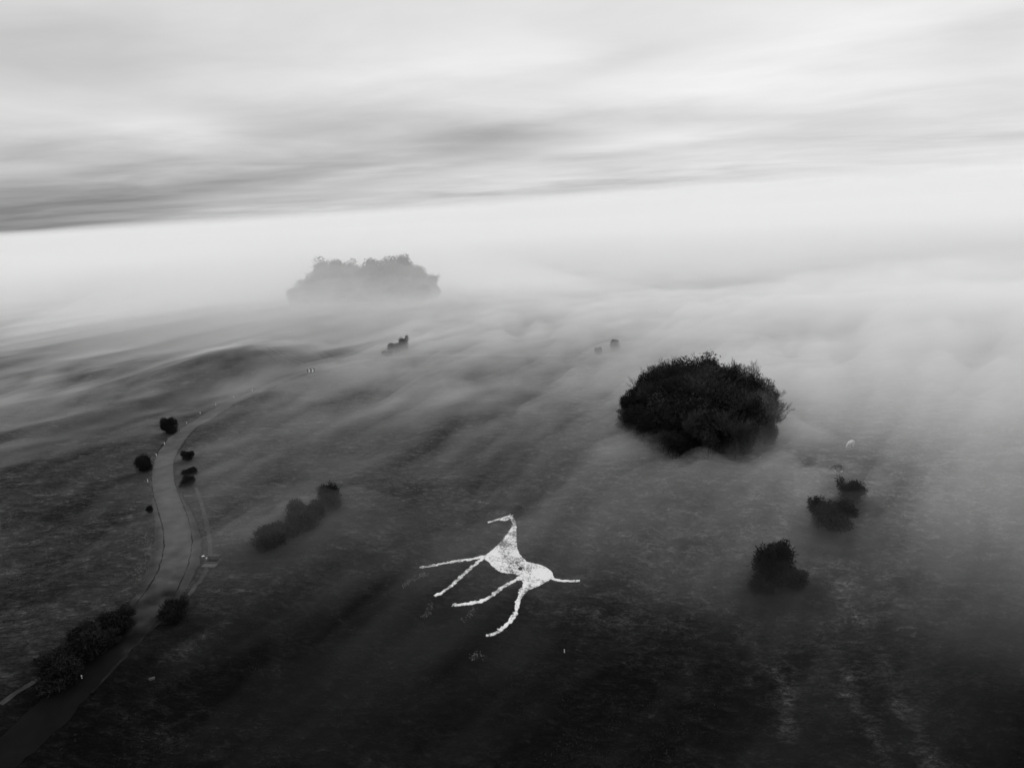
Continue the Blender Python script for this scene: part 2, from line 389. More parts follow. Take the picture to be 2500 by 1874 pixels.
BANK_ALBEDO = 0.0052
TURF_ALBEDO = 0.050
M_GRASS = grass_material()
M_TUFT = grey_mat('tussock_blades', 0.015, 0.9, 0.6, 0.3)
M_ROAD = grey_mat('worn_tarmac', 0.021, 0.85, 0.35, 0.35, 8, 0.03, 3)
M_PATH = grey_mat('trodden_grass', 0.033, 0.95, 0.4, 0.6, 6, 0.15, 2)
M_DARKPATH = grey_mat('rough_dark_sward', 0.010, 0.95, 0.4, 0.6, 6, 0.2, 2)
M_BARK = grey_mat('bark', 0.022, 0.9, 0.4, 4)
M_PALEBARK = grey_mat('pale_bark', 0.055, 0.9, 0.4, 4)
M_TWIG = grey_mat('twigs', 0.016, 0.9, 0.4, 2)
M_TWIG_PALE = grey_mat('pale_twigs', 0.040, 0.9, 0.4, 2)
M_LEAF_MID = grey_mat('ivy_leaves', 0.022, 0.8, 0.6, 0.7)
M_LEAF = grey_mat('evergreen_leaves', 0.012, 0.8, 0.6, 0.7)
M_BUSH = grey_mat('thorn_leaves', 0.012, 0.85, 0.5, 0.9)
M_WHITE = grey_mat('white_paint', 0.50, 0.6, 0.08, 3)
M_BLACK = grey_mat('black_board', 0.03, 0.6, 0.2, 3)
M_SIGN = grey_mat('sign_board', 0.07, 0.5, 0.15, 3)
M_CHEVRON = grey_mat('reflective_white', 0.88, 0.4, 0.04, 3)
M_WOOD = grey_mat('weathered_wood', 0.12, 0.9, 0.3, 5)
M_CONC = grey_mat('pale_concrete', 0.065, 0.9, 0.35, 2.5, 6, 0.05)
M_HWHITE = grey_mat('white_horse_coat', 0.45, 0.7, 0.1, 3)
M_HDARK = grey_mat('dark_horse_coat', 0.02, 0.7, 0.3, 3)
M_HMANE = grey_mat('dark_hair', 0.012, 0.8, 0.3, 3)
M_HPMANE = grey_mat('pale_hair', 0.6, 0.8, 0.2, 3)
M_BIRD = grey_mat('rook_feathers', 0.02, 0.6, 0.3, 3)


def chalk_material(name, dirt):
    m = bpy.data.materials.new(name)
    m.use_nodes = True
    nt = m.node_tree
    b = nt.nodes['Principled BSDF']
    b.inputs['Roughness'].default_value = 0.95
    b.inputs['Specular IOR Level'].default_value = 0.1
    t = nt.nodes.new('ShaderNodeTexCoord')
    Q = lambda op, *a, **k: math_node(nt, op, *a, **k)

    def noise(scale, detail, rough=0.6):
        n = nt.nodes.new('ShaderNodeTexNoise')
        n.inputs['Scale'].default_value = scale
        n.inputs['Detail'].default_value = detail
        n.inputs['Roughness'].default_value = rough
        nt.links.new(t.outputs['Object'], n.inputs['Vector'])
        return n.outputs['Fac']
    patch_ = noise(0.21, 4)
    speck = noise(2.4, 6, 0.8)
    k = Q('MULTIPLY', Q('SUBTRACT', patch_, 0.35), 4.0, clamp=True)       # where weeds come through
    thr = Q('ADD', Q('MULTIPLY', k, 0.20 * dirt), 0.40 + 0.02 * dirt)
    s = Q('MULTIPLY', Q('SUBTRACT', thr, speck), 9.0, clamp=True)
    col = Q('SUBTRACT', 0.62, Q('MULTIPLY', s, 0.53))
    nt.links.new(col, b.inputs['Base Color'])
    return m


M_CHALK = chalk_material('chalk', 1.0)
M_CHALK2 = chalk_material('scattered_chalk', 0.75)
M_CHALKDIM = grey_mat('grassed_over_chalk', 0.07, 0.95, 0.6, 1.2, 8, 0.05)

def smooth_line(pts, step):
    """Catmull-Rom through the points (extra columns are carried along)."""
    P = np.array(pts, float)
    P = np.vstack([2 * P[0] - P[1], P, 2 * P[-1] - P[-2]])
    outp = []
    for k in range(1, len(P) - 2):
        p0, p1, p2, p3 = P[k - 1:k + 3]
        n = max(2, int(np.hypot(*(p2 - p1)[:2]) / step))
        for t in np.arange(n) / n:
            outp.append(0.5 * ((2 * p1) + (-p0 + p2) * t + (2 * p0 - 5 * p1 + 4 * p2 - p3) * t * t + (-p0 + 3 * p1 - 3 * p2 + p3) * t ** 3))
    outp.append(P[-2])
    return np.array(outp)


# ------------------------------------------------------------------ ground: one sheet to the horizon
def axis_pts(lo, hi, step, reach):
    core = list(np.arange(lo, hi + step * .5, step))
    a, b = [], []
    s, x = step, lo
    while x > -reach:
        s *= 1.13; x -= s; a.append(x)
    s, x = step, hi
    while x < reach:
        s *= 1.13; x += s; b.append(x)
    return np.array(a[::-1] + core + b)


GX = axis_pts(-200, 190, 1.6, 16000)
GY = axis_pts(60, 330, 1.6, 16000)
gx, gy = np.meshgrid(GX, GY)
gz = height(gx, gy)
nx_, ny_ = len(GX), len(GY)
gv = np.stack([gx.ravel(), gy.ravel(), gz.ravel()], 1)
ii = np.arange((ny_ - 1) * nx_).reshape(ny_ - 1, nx_)[:, :-1].ravel()
gf = np.stack([ii, ii + 1, ii + nx_ + 1, ii + nx_], 1)
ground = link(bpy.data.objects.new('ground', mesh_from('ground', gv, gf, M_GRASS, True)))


def seg_dist(x, y, line):
    d = np.full(np.shape(x), 1e9)
    L = smooth_line(line, 4.0)[:, :2]
    for a, b in zip(L[:-1], L[1:]):
        ab = b - a; t = np.clip(((x - a[0]) * ab[0] + (y - a[1]) * ab[1]) / (ab @ ab + 1e-9), 0, 1)
        d = np.minimum(d, np.hypot(x - a[0] - t * ab[0], y - a[1] - t * ab[1]))
    return d


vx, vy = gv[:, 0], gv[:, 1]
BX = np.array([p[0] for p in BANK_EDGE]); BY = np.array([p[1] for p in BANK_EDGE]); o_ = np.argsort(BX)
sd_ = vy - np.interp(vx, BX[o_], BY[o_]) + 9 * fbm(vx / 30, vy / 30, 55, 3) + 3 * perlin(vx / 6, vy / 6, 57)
turf_tone_v = np.clip(0.5 + sd_ / 34, 0, 1)
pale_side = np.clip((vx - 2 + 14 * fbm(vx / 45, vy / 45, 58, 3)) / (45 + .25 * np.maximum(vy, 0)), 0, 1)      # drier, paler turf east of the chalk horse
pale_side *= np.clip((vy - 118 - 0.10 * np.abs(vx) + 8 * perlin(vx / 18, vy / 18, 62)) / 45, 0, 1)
turf_tone_v = turf_tone_v * (1 + 2.3 * pale_side)
for line, w_, a_ in HOLLOW_SHADE_LINES:                      # shading of the hollows put into the ground colour
    m_ = (vx < 0) & (vx > -330) & (vy > 120) & (vy < 480)
    d_ = seg_dist(vx[m_], vy[m_], line) + 3 * perlin(vx[m_] / 14, vy[m_] / 14, 59)
    turf_tone_v[m_] *= 1 - a_ * np.exp(-np.maximum(d_, 0) ** 2 / w_ ** 2)
for (bx_, by_, bw_, bh_) in BUSHES:                  # ground darkened under and round each bush
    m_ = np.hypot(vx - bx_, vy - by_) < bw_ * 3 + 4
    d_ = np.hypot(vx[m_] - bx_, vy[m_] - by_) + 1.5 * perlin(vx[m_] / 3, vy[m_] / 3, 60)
    turf_tone_v[m_] *= np.clip((d_ - bw_ * .35) / (bw_ * .8 + 1), 0, 1)
pale_v = np.zeros(len(gv))
near_ = (vy < 260) & (vy > 50) & (np.abs(vx) < 180)
for line in PALE_LINES:
    d_ = seg_dist(vx[near_], vy[near_], line) + 1.5 * perlin(vx[near_] / 5, vy[near_] / 5, 58)
    pale_v[near_] = np.maximum(pale_v[near_], np.clip(1.25 - d_ / 1.2, 0, 1))
for nm_, vals in (('turf_tone', turf_tone_v), ('pale', pale_v)):
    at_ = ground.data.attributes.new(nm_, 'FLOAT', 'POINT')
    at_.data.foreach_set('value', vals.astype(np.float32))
tag(ground, 'dark rough downland grass falling away in a steep bank towards the viewer', kind='structure')


def mesh_h(x, y):
    """Height of the ground MESH (its own interpolation) at x, y."""
    x = np.atleast_1d(np.asarray(x, float)); y = np.atleast_1d(np.asarray(y, float))
    i = np.clip(np.searchsorted(GX, x) - 1, 0, nx_ - 2); j = np.clip(np.searchsorted(GY, y) - 1, 0, ny_ - 2)
    fx = (x - GX[i]) / (GX[i + 1] - GX[i]); fy = (y - GY[j]) / (GY[j + 1] - GY[j])
    a = gz[j, i] * (1 - fx) + gz[j, i + 1] * fx
    b = gz[j + 1, i] * (1 - fx) + gz[j + 1, i + 1] * fx
    return a * (1 - fy) + b * fy


# ------------------------------------------------------------------ tussocks (nobody could count them)
def tussocks():
    n = 70000
    az = rng.uniform(-0.68, 0.68, n)
    r = np.exp(rng.uniform(math.log(72), math.log(250), n))
    x, y = r * np.sin(az), r * np.cos(az)
    dens = fbm(x / 22, y / 22, 77, 3) + 0.7 * perlin(x / 4, y / 6, 99)
    keep = rng.uniform(0, 1, n) < np.clip(0.1 + 1.1 * dens, 0.02, 1)
    # none on the road or on the chalk
    P = np.array([p for p, w in ROAD]); 
    for (a, b) in zip(P[:-1], P[1:]):
        ab = b - a; t = np.clip(((x - a[0]) * ab[0] + (y - a[1]) * ab[1]) / (ab @ ab), 0, 1)
        keep &= np.hypot(x - a[0] - t * ab[0], y - a[1] - t * ab[1]) > 5.2
    for c in [HORSE_BODY] + HORSE_LEGS + [HORSE_TAIL, HORSE_HEAD]:
        keep &= ~inside(x, y, c)
    x, y = x[keep], y[keep]; n = len(x)
    z = mesh_h(x, y)
    V, Fc = [], []
    nb = 3
    ang = rng.uniform(0, 2 * np.pi, (n, nb)); s = rng.uniform(0.07, 0.22, (n, 1)) * np.ones((1, nb))
    lean = 0.9 + rng.normal(0, .5, (n, nb))
    w = 0.5 * s
    dx, dy = np.cos(ang), np.sin(ang)
    bx, by = x[:, None], y[:, None]
    tipx = bx + s * 1.3 * np.cos(lean) ; tipy = by + s * 1.3 * np.sin(lean)
    v0 = np.stack([bx - dx * w, by - dy * w, z[:, None] - .03 + 0 * dx], -1)
    v1 = np.stack([bx + dx * w, by + dy * w, z[:, None] - .03 + 0 * dx], -1)
    v2 = np.stack([tipx + dy * s * .4, tipy - dx * s * .4, z[:, None] + s * 1.0], -1)
    V = np.stack([v0, v1, v2], 2).reshape(-1, 3)
    me = bpy.data.meshes.new('tussocks')
    nt_ = len(V) // 3
    me.vertices.add(len(V)); me.vertices.foreach_set('co', V.astype(np.float32).ravel())
    me.loops.add(len(V)); me.loops.foreach_set('vertex_index', np.arange(len(V), dtype=np.int32))
    me.polygons.add(nt_); me.polygons.foreach_set('loop_start', np.arange(0, len(V), 3, dtype=np.int32))
    me.polygons.foreach_set('loop_total', np.full(nt_, 3, np.int32))
    me.materials.append(M_TUFT); me.update(calc_edges=True); me.validate()
    o = link(bpy.data.objects.new('grass_tussocks', me))
    tag(o, 'coarse pale tussocks of dry grass scattered over the dark bank', 'grass', kind='stuff')


def inside(x, y, poly):
    x = np.asarray(x); y = np.asarray(y); c = np.zeros(x.shape, bool)
    n = len(poly)
    for k in range(n):
        x0, y0 = poly[k]; x1, y1 = poly[(k + 1) % n]
        if y0 == y1: continue
        cond = ((y0 > y) != (y1 > y)) & (x < (x1 - x0) * (y - y0) / (y1 - y0) + x0)
        c ^= cond
    return c


tussocks()


# ------------------------------------------------------------------ road, tracks
def ribbon(name, pts, mat, widths=None, width=1.0, up=0.05, step=1.2, ragged=0.0, parent=None, cols=None, off=0.0):
    A = np.array([(p[0], p[1], (widths[i] if widths is not None else width)) for i, p in enumerate(pts)], float)
    L = smooth_line(A, step)
    T = np.gradient(L[:, :2], axis=0); T /= np.linalg.norm(T, axis=1, keepdims=True) + 1e-9
    N = np.stack([-T[:, 1], T[:, 0]], 1)
    w = L[:, 2]
    m = cols or max(2, int(w.max() / 0.8) + 1)
    V, Fc = [], []
    for j in range(m + 1):
        f = (j / m - 0.5)
        rg = (ragged * perlin(L[:, 0] * .6 + j, L[:, 1] * .6, 41 + j)) if j in (0, m) else 0
        q = L[:, :2] + N * (off + f * w + rg)[:, None] if not np.isscalar(rg) else L[:, :2] + N * (off + f * w)[:, None]
        z = mesh_h(q[:, 0], q[:, 1]) + (up if 0 < j < m else up * 0.6)
        V.append(np.column_stack([q, z]))
    V = np.stack(V, 1); n = len(L)
    V = V.reshape(-1, 3)
    for i in range(n - 1):
        for j in range(m):
            a = i * (m + 1) + j
            Fc.append((a, a + m + 1, a + m + 2, a + 1))
    return link(bpy.data.objects.new(name, mesh_from(name, V, Fc, mat, True)), parent)


def road_material():
    m = grey_mat('worn_tarmac', 0.054, 0.85, 0.30, 0.30, 8, 0.03, 3)
    nt = m.node_tree
    b = nt.nodes['Principled BSDF']
    src = b.inputs['Base Color'].links[0].from_socket
    at_ = nt.nodes.new('ShaderNodeAttribute'); at_.attribute_name = 'road_dark'
    v = math_node(nt, 'MULTIPLY', src, math_node(nt, 'SUBTRACT', 1.0, math_node(nt, 'MULTIPLY', at_.outputs['Fac'], 0.92)))
    nt.links.new(v, b.inputs['Base Color'])
    return m


M_ROAD = road_material()
road_pts = [p for p, w in ROAD]
road_w = [w for p, w in ROAD]
road = ribbon('road', road_pts, M_ROAD, widths=road_w, up=0.09, step=1.0, ragged=0.5)
# lane darkened towards its lower, near end; mud along both margins all the way
co_ = np.empty(len(road.data.vertices) * 3, np.float32); road.data.vertices.foreach_get('co', co_); co_ = co_.reshape(-1, 3)
li_ = np.clip((138 - co_[:, 1]) / 30 + 0.5 * fbm(co_[:, 0] / 5, co_[:, 1] / 5, 66, 3), 0, 1)
ln_ = seg_dist(co_[:, 0], co_[:, 1], road_pts)
li_ = np.maximum(li_, np.clip((ln_ - 2.2) / 1.6 + 0.5 * perlin(co_[:, 0] / 2.5, co_[:, 1] / 2.5, 67), 0, 1) * 0.55)
at_ = road.data.attributes.new('road_dark', 'FLOAT', 'POINT'); at_.data.foreach_set('value', li_.astype(np.float32))
tag(road, 'narrow grey lane winding up over the foggy down with a wide lay-by on its bend', kind='structure')
tracks = [('verge_path', VERGE_PATH, M_PATH, 0.8, 'pale trodden path beside the ditch right of the lane bend'),
          ('ditch', DITCH, M_DARKPATH, 1.1, 'dark ditch along the right edge of the lane bend')]
for nm, pts, mt, w, lb in tracks:
    tag(ribbon(nm, pts, mt, width=w, up=0.055, ragged=0.3), lb, kind='structure')
# darker worn lines along the lane: left edge of the tarmac and the wheel lines
for off, w, mt, nm, lb in [(-4.0, 0.35, M_DARKPATH, 'road_edge', 'dark broken edge along the right side of the lane'),
                       (3.6, 0.45, M_DARKPATH, 'road_edge', 'dark broken edge along the left side of the lane')]:
    n0, n1 = 2, 13
    tag(ribbon(nm, road_pts[n0:n1], mt, width=w * .8, up=0.12, off=0.0 + off * 0.72, ragged=0.35), lb, kind='structure')
for k, pts in enumerate(GULLY[:1]):
    tag(ribbon('gully', pts, M_DARKPATH, width=1.1, up=0.06, ragged=0.5), 'rough runnel in the bank below the lay-by', kind='structure')
for k, pts in enumerate(TRAMLINES):
    tag(ribbon('wheel_track', pts, M_DARKPATH, width=0.9, up=0.1, step=3), 'dark tractor wheel line in the field behind the knoll', kind='structure')
for pts in PATHS:
    tag(ribbon('path', pts, M_PATH, width=0.8, up=0.06, ragged=0.3), 'thin pale path at the left edge above the lane', kind='structure')

# ------------------------------------------------------------------ the chalk horse
def drape(name, poly, mat, parent, cell=0.17, up=0.09, rag=0.12, seed=0, hole=None):
    P = np.array(poly)
    x0, y0 = P.min(0) - .5; x1, y1 = P.max(0) + .5
    xs = np.arange(x0, x1, cell); ys = np.arange(y0, y1, cell)
    X_, Y_ = np.meshgrid(xs, ys)
    cxx, cyy = X_[:-1, :-1] + cell / 2, Y_[:-1, :-1] + cell / 2
    jx = cxx + rag * fbm(cxx * 1.3, cyy * 1.3, 50 + seed, 3); jy = cyy + rag * fbm(cxx * 1.3, cyy * 1.3, 90 + seed, 3)
    ins = inside(jx, jy, poly)
    if hole is not None:
        ins &= np.hypot((jx - hole[0]) / hole[2], (jy - hole[1]) / hole[3]) > 1
    Z_ = mesh_h(X_.ravel(), Y_.ravel()).reshape(X_.shape) + up + 0.03 * perlin(X_ * 1.7, Y_ * 1.7, 8)
    idx = -np.ones(X_.shape, int); V = []; Fc = []
    def vid(j, i):
        if idx[j, i] < 0:
            idx[j, i] = len(V); V.append((X_[j, i], Y_[j, i], Z_[j, i]))
        return idx[j, i]
    for j, i in zip(*np.nonzero(ins)):
        Fc.append((vid(j, i), vid(j, i + 1), vid(j + 1, i + 1), vid(j + 1, i)))
    # skirt: the slab of chalk has edges that go down into the turf
    edges = {}
    for f in Fc:
        for a, b in zip(f, f[1:] + f[:1]):
            edges[(a, b)] = edges.get((a, b), 0) + 1
    base = len(V); low = {}
    for (a, b) in list(edges):
        if (b, a) not in edges:
            for q in (a, b):
                if q not in low:
                    low[q] = len(V); V.append((V[q][0], V[q][1], V[q][2] - 0.22))
            Fc.append((b, a, low[a], low[b]))
    me = mesh_from(name, V, Fc, mat, False)
    return link(bpy.data.objects.new(name, me), parent)


hc = np.mean(HORSE_BODY, axis=0)
ch = empty('chalk_horse', (0, 0, 0))
tag(ch, 'huge white chalk horse cut into the dark grass slope, head up and legs trailing left', 'chalk figure')
hole = (np.array(HORSE_BODY).mean(0))
drape('body', HORSE_BODY, M_CHALK, ch, seed=1, hole=HOLE)
drape('head', HORSE_HEAD, M_CHALK, ch, 0.10, seed=2, rag=.04, up=0.10)
drape('tail', HORSE_TAIL, M_CHALK2, ch, 0.12, seed=3, up=0.10)
for k, q in enumerate(HORSE_LEGS):
    o = drape('leg', q, M_CHALK2, ch, 0.14, seed=5 + k, rag=.26, up=0.10)
for k, q in enumerate(HORSE_EARS):
    drape('ear', q, M_CHALK, ch, 0.06, seed=12 + k, rag=.02, up=0.11)


def rubble(name, line, n, spread, label, size=(0.06, 0.22), mat=None):
    L = smooth_line(line, 0.3); V, Fc = [], []
    for k in range(n):
        p = L[rng.integers(len(L))]
        x, y = p[0] + rng.normal(0, spread), p[1] + rng.normal(0, spread)
        s = rng.uniform(*size); z = float(mesh_h(x, y)[0]) + s * .3
        b = len(V); a = rng.uniform(0, 6.28)
        for dx, dy, dz in ((1, 0, -.3), (-.4, .9, -.3), (-.5, -.8, -.3), (.1, .1, .7)):
            V.append((x + s * (dx * math.cos(a) - dy * math.sin(a)), y + s * (dx * math.sin(a) + dy * math.cos(a)), z + s * dz))
        Fc += [(b, b + 2, b + 1), (b, b + 1, b + 3), (b + 1, b + 2, b + 3), (b + 2, b, b + 3)]
    o = link(bpy.data.objects.new(name, mesh_from(name, V, Fc, mat or M_CHALKDIM)))
    tag(o, label, 'chalk rubble', kind='stuff')


for line, n, lb in zip(CHALK_SPILL, (150, 70, 70, 50, 16), ('loose chalk crumbs trailing down left of the farthest leg', 'loose chalk crumbs below the second leg',
                       'faint chalk crumbs below the third leg', 'chalk crumbs in the grass below the lowest leg', 'few chalk crumbs right of the lowest spill')):
    rubble('chalk_rubble', line, n, 0.35, lb)
rubble('chalk_rubble', [CHALK_PATCH[0], (CHALK_PATCH[0][0] + 1.5, CHALK_PATCH[0][1] - 2)], 700, 0.8, 'patch of bare chalk rubble on the verge left of the lane bend', (0.06, 0.2))
rubble('chalk_rubble', [CHALK_PATCH[1], CHALK_PATCH[2]], 330, 0.9, 'thin chalk scree below the bare patch left of the lane', (0.05, 0.16))
rubble('chalk_rubble', [CHALK_PATCH[0], CHALK_PATCH[3]], 60, 0.8, 'sparse chalk crumbs above the bare patch left of the lane', (0.08, 0.25))


# ------------------------------------------------------------------ trees
def prism_chain(V, Fc, p0, p1, r0, r1):
    """One tapered three-sided stick."""
    d = p1 - p0; L = np.linalg.norm(d)
    if L < 1e-6: return
    d = d / L
    u = np.cross(d, (0, 0, 1) if abs(d[2]) < .9 else (1, 0, 0)); u /= np.linalg.norm(u); v = np.cross(d, u)
    b = len(V)
    for p, r in ((p0, r0), (p1, r1)):
        for k in range(3):
            a = k * 2.0944
            V.append(p + r * (math.cos(a) * u + math.sin(a) * v))
    for k in range(3):
        q = (k + 1) % 3
        Fc.append((b + k, b + q, b + 3 + q, b + 3 + k))


def bare_tree_meshes(seed, hgt, spread, trunk_mat):
    """(trunk-and-limbs mesh, twig crown mesh): a winter tree whose branches fan upwards."""
    r = np.random.default_rng(seed)
    TV, TF, CV, CF = [], [], [], []

    def grow(p, d, length, rad, lev):
        n = 3 if lev < 3 else 2
        for s in range(n):
            nd = d + r.normal(0, .10 + .03 * lev, 3); nd[2] += 0.06
            nd /= np.linalg.norm(nd)
            q = p + nd * length / n
            r1 = rad * (1 - .28 / n * (s + 1))
            prism_chain(TV if lev < 2 else CV, TF if lev < 2 else CF, p, q, rad, r1)
            p, d, rad = q, nd, r1
            if lev < 5 and (lev > 0 or s >= 1):
                kids = (2 if lev > 0 else 3)
                for c in range(kids):
                    ax = r.normal(0, 1, 3); ax -= ax @ d * d; ax /= np.linalg.norm(ax)
                    ang = r.uniform(.35, .8) * spread
                    kd = d * math.cos(ang) + ax * math.sin(ang); kd[2] += .25; kd /= np.linalg.norm(kd)
                    grow(p, kd, length * r.uniform(.52, .74), max(rad * .55, 0.035), lev + 1)
    grow(np.array((0., 0, -.4)), np.array((0, 0, 1.)), hgt * .48, hgt * .020, 0)
    A = np.array(CV); 
    k = hgt / A[:, 2].max()
    T = np.array(TV)
    A[:, 2] *= k; T[:, 2] *= k
    return mesh_from('trunk', T, TF, trunk_mat), mesh_from('crown', A, CF, M_TWIG_PALE if seed % 2 else M_TWIG)


def leaf_cloud(seed, lobes, n, size, mat, name='crown'):
    """Many leaf-cluster triangles spread through lumpy lobes; gaps are left between them."""
    r = np.random.default_rng(seed)
    V = []
    tot = sum(l[3] ** 2 for l in lobes)
    for (lx, ly, lz, lr, lh) in lobes:
        m = max(20, int(n * lr * lr / tot))
        d = r.normal(0, 1, (m, 3)); d /= np.linalg.norm(d, axis=1, keepdims=True)
        rad = (r.uniform(0, 1, m) ** .33) * .85 + .15
        rad *= 1 + .42 * perlin(d[:, 0] * 2.3 + lx, d[:, 1] * 2.3 + d[:, 2] * 1.7 + ly, seed) + np.abs(r.normal(0, .13, m)) - .05
        c = np.stack([lx + d[:, 0] * rad * lr, ly + d[:, 1] * rad * lr, lz + d[:, 2] * rad * lh], 1)
        s = r.uniform(.5, 1.5, (m, 1)) * size
        a = r.normal(0, 1, (m, 3)); a /= np.linalg.norm(a, axis=1, keepdims=True)
        b = np.cross(a, r.normal(0, 1, (m, 3))); b /= np.linalg.norm(b, axis=1, keepdims=True)
        V.append(np.stack([c - a * s, c + a * s * .6 + b * s * .5, c + b * s * .9 - a * .1], 1).reshape(-1, 3))
    V = np.vstack(V)
    V[:, 2] = np.maximum(V[:, 2], 0.05)
    F_ = np.arange(len(V)).reshape(-1, 3)
    return mesh_from(name, V, F_, mat)


def stem_mesh(seed, hgt, n, rad, spread, mat):
    r = np.random.default_rng(seed); V, Fc = [], []
    for k in range(n):
        p = np.array((0.0, 0.0, -.3))
        d = np.array((r.normal(0, .35), r.normal(0, .35), 1.)); rr = rad
        for s in range(4):
            d = d + r.normal(0, .15, 3); d[2] = abs(d[2]); d /= np.linalg.norm(d)
            q = p + d * hgt / 4; prism_chain(V, Fc, p, q, rr, rr * .7); rr *= .7; p = q
    return mesh_from('stem', np.array(V), Fc, mat)


def conifer_meshes(seed, hgt, wid):
    r = np.random.default_rng(seed)
    lobes = []
    for k in range(9):
        f = k / 8
        rr = wid * (1 - f * .78) * r.uniform(.8, 1.05)
        for q in range(3 if f < .7 else 1):
            a = r.uniform(0, 6.28); off = rr * .4 if f < .7 else 0
            lobes.append((math.cos(a) * off, math.sin(a) * off, hgt * (.12 + .80 * f), rr * .75, hgt * .11))
    crown = leaf_cloud(seed, lobes, 4600, .38, M_LEAF)
    V, Fc = [], []
    p = np.array((0, 0, -.4)); prism_chain(V, Fc, p, np.array((0, 0, hgt * .95)), hgt * .018, .04)
    for k in range(24):
        z = hgt * r.uniform(.12, .85); a = r.uniform(0, 6.28); l = wid * (1 - z / hgt * .8)
        prism_chain(V, Fc, np.array((0, 0, z)), np.array((math.cos(a) * l, math.sin(a) * l, z + .1 * l)), .08, .02)
    return mesh_from('trunk', np.array(V), Fc, M_BARK), crown


def ivy_meshes(seed, hgt, wid):
    r = np.random.default_rng(seed)
    lobes = [(0, 0, hgt * .5, wid * .55, hgt * .42)]
    for k in range(9):
        a = r.uniform(0, 6.28); f = r.uniform(.25, .85)
        lobes.append((math.cos(a) * wid * .5, math.sin(a) * wid * .5, hgt * f, wid * r.uniform(.35, .55), hgt * r.uniform(.12, .2)))
    crown = leaf_cloud(seed, lobes, 5200, .33, M_LEAF_MID if seed % 2 else M_LEAF)
    V, Fc = [], []
    prism_chain(V, Fc, np.array((0, 0, -.4)), np.array((0, 0, hgt * .9)), hgt * .02, .05)
    for k in range(16):
        z = hgt * r.uniform(.2, .7); a = r.uniform(0, 6.28); l = wid * .8
        prism_chain(V, Fc, np.array((0, 0, z)), np.array((math.cos(a) * l, math.sin(a) * l, z + l)), .09, .02)
    return mesh_from('trunk', np.array(V), Fc, M_BARK), crown


BARE = [bare_tree_meshes(100 + k, 15.0, sp, (M_BARK, M_PALEBARK)[k % 2]) for k, sp in enumerate((1.0, .85, 1.15, .95, 1.05))]
CONI = [conifer_meshes(200 + k, 13.0, w) for k, w in enumerate((3.6, 3.0))]
IVY = [ivy_meshes(300 + k, 13.0, w) for k, w in enumerate((4.0, 3.5, 4.6))]


def plant_tree(name, meshes, x, y, sxy, sz, label, group, cat='tree'):
    t = empty(name, (x, y, float(mesh_h(x, y)[0])), rng.uniform(0, 6.28))
    t.scale = (sxy, sxy, sz)
    for nm, me in zip(('trunk', 'crown'), meshes):
        link(bpy.data.objects.new(nm, me), t)
    tag(t, label, cat, group)
    return t


KIND_WORD = {'bare': 'bare twiggy tree', 'conifer': 'pointed evergreen', 'ivy': 'rounded leafy tree'}


def sector(fx, fy):
    side = 'left' if fx < -.33 else 'right' if fx > .33 else 'middle'
    row = 'near edge' if fy < -.4 else 'far edge' if fy > .4 else 'heart'
    return '%s %s' % (side, row)


def clump(cx, cy, rx, ry, n, hmax, drop, where, group, kinds, seed, mind):
    r = np.random.default_rng(seed); pts = []
    for _ in range(20000):
        if len(pts) >= n: break
        a, q = r.uniform(0, 6.28), math.sqrt(r.uniform(0, 1))
        fx, fy = math.cos(a) * q, math.sin(a) * q
        x, y = cx + fx * rx, cy + fy * ry
        if all(math.hypot(x - p[0], y - p[1]) > mind for p in pts):
            pts.append((x, y, fx, fy))
    for (x, y, fx, fy) in pts:
        kind = kinds(fx, fy, r)
        hh = hmax * (1 - drop * ((1.3 if fx < 0 else 1.0) * fx * fx + .75 * fy * fy)) * r.uniform(.92, 1.08)
        if kind == 'bare':
            ms, base = BARE[r.integers(len(BARE))], 15.0
        elif kind == 'conifer':
            ms, base = CONI[r.integers(len(CONI))], 13.0
        else:
            ms, base = IVY[r.integers(len(IVY))], 13.0
        sc = hh / base
        plant_tree(kind, ms, x, y, sc * r.uniform(.95, 1.15), sc, '%s at the %s of %s' % (KIND_WORD[kind], sector(fx, fy), where), group)


def kinds_near(fx, fy, r):
    if fx < -.60: return 'ivy' if r.random() < .5 else 'conifer'
    if fy < -.35: return 'ivy' if r.random() < .55 else 'bare'
    return 'bare' if r.random() < (.85 if fx < .1 else .5) else 'ivy'


def kinds_far(fx, fy, r):
    return 'ivy' if r.random() < .85 else 'bare'


_pt = plant_tree
def plant_tree(kind, meshes, x, y, sxy, sz, label, group, cat='tree'):
    return _pt({'bare': 'bare_tree', 'conifer': 'evergreen_tree', 'ivy': 'leafy_tree'}[kind], meshes, x, y, sxy, sz, label, group, cat)


clump(CLUMP_C[0][0] - 3.2, CLUMP_C[0][1] - 6, 19.4, 26, 60, 20.0, .38, 'the near clump', 'trees of the near round clump', kinds_near, 5, 4.6)
fd = math.hypot(*FAR_C[0]) / 430.0
fx_, fy_ = FAR_C[0]
clump(fx_ - 0 * fd, fy_ + 8 * fd, 22 * fd, 14 * fd, 28, 24.5 * fd, .48, 'the far clump, left half', 'trees of the far foggy clump', kinds_far, 8, 5.4 * fd)
fx_, fy_ = FAR_C[1]
clump(fx_ - 9 * fd, fy_ + 8 * fd, 27 * fd, 14 * fd, 36, 24.5 * fd, .52, 'the far clump, right half', 'trees of the far foggy clump', kinds_far, 9, 5.6 * fd)

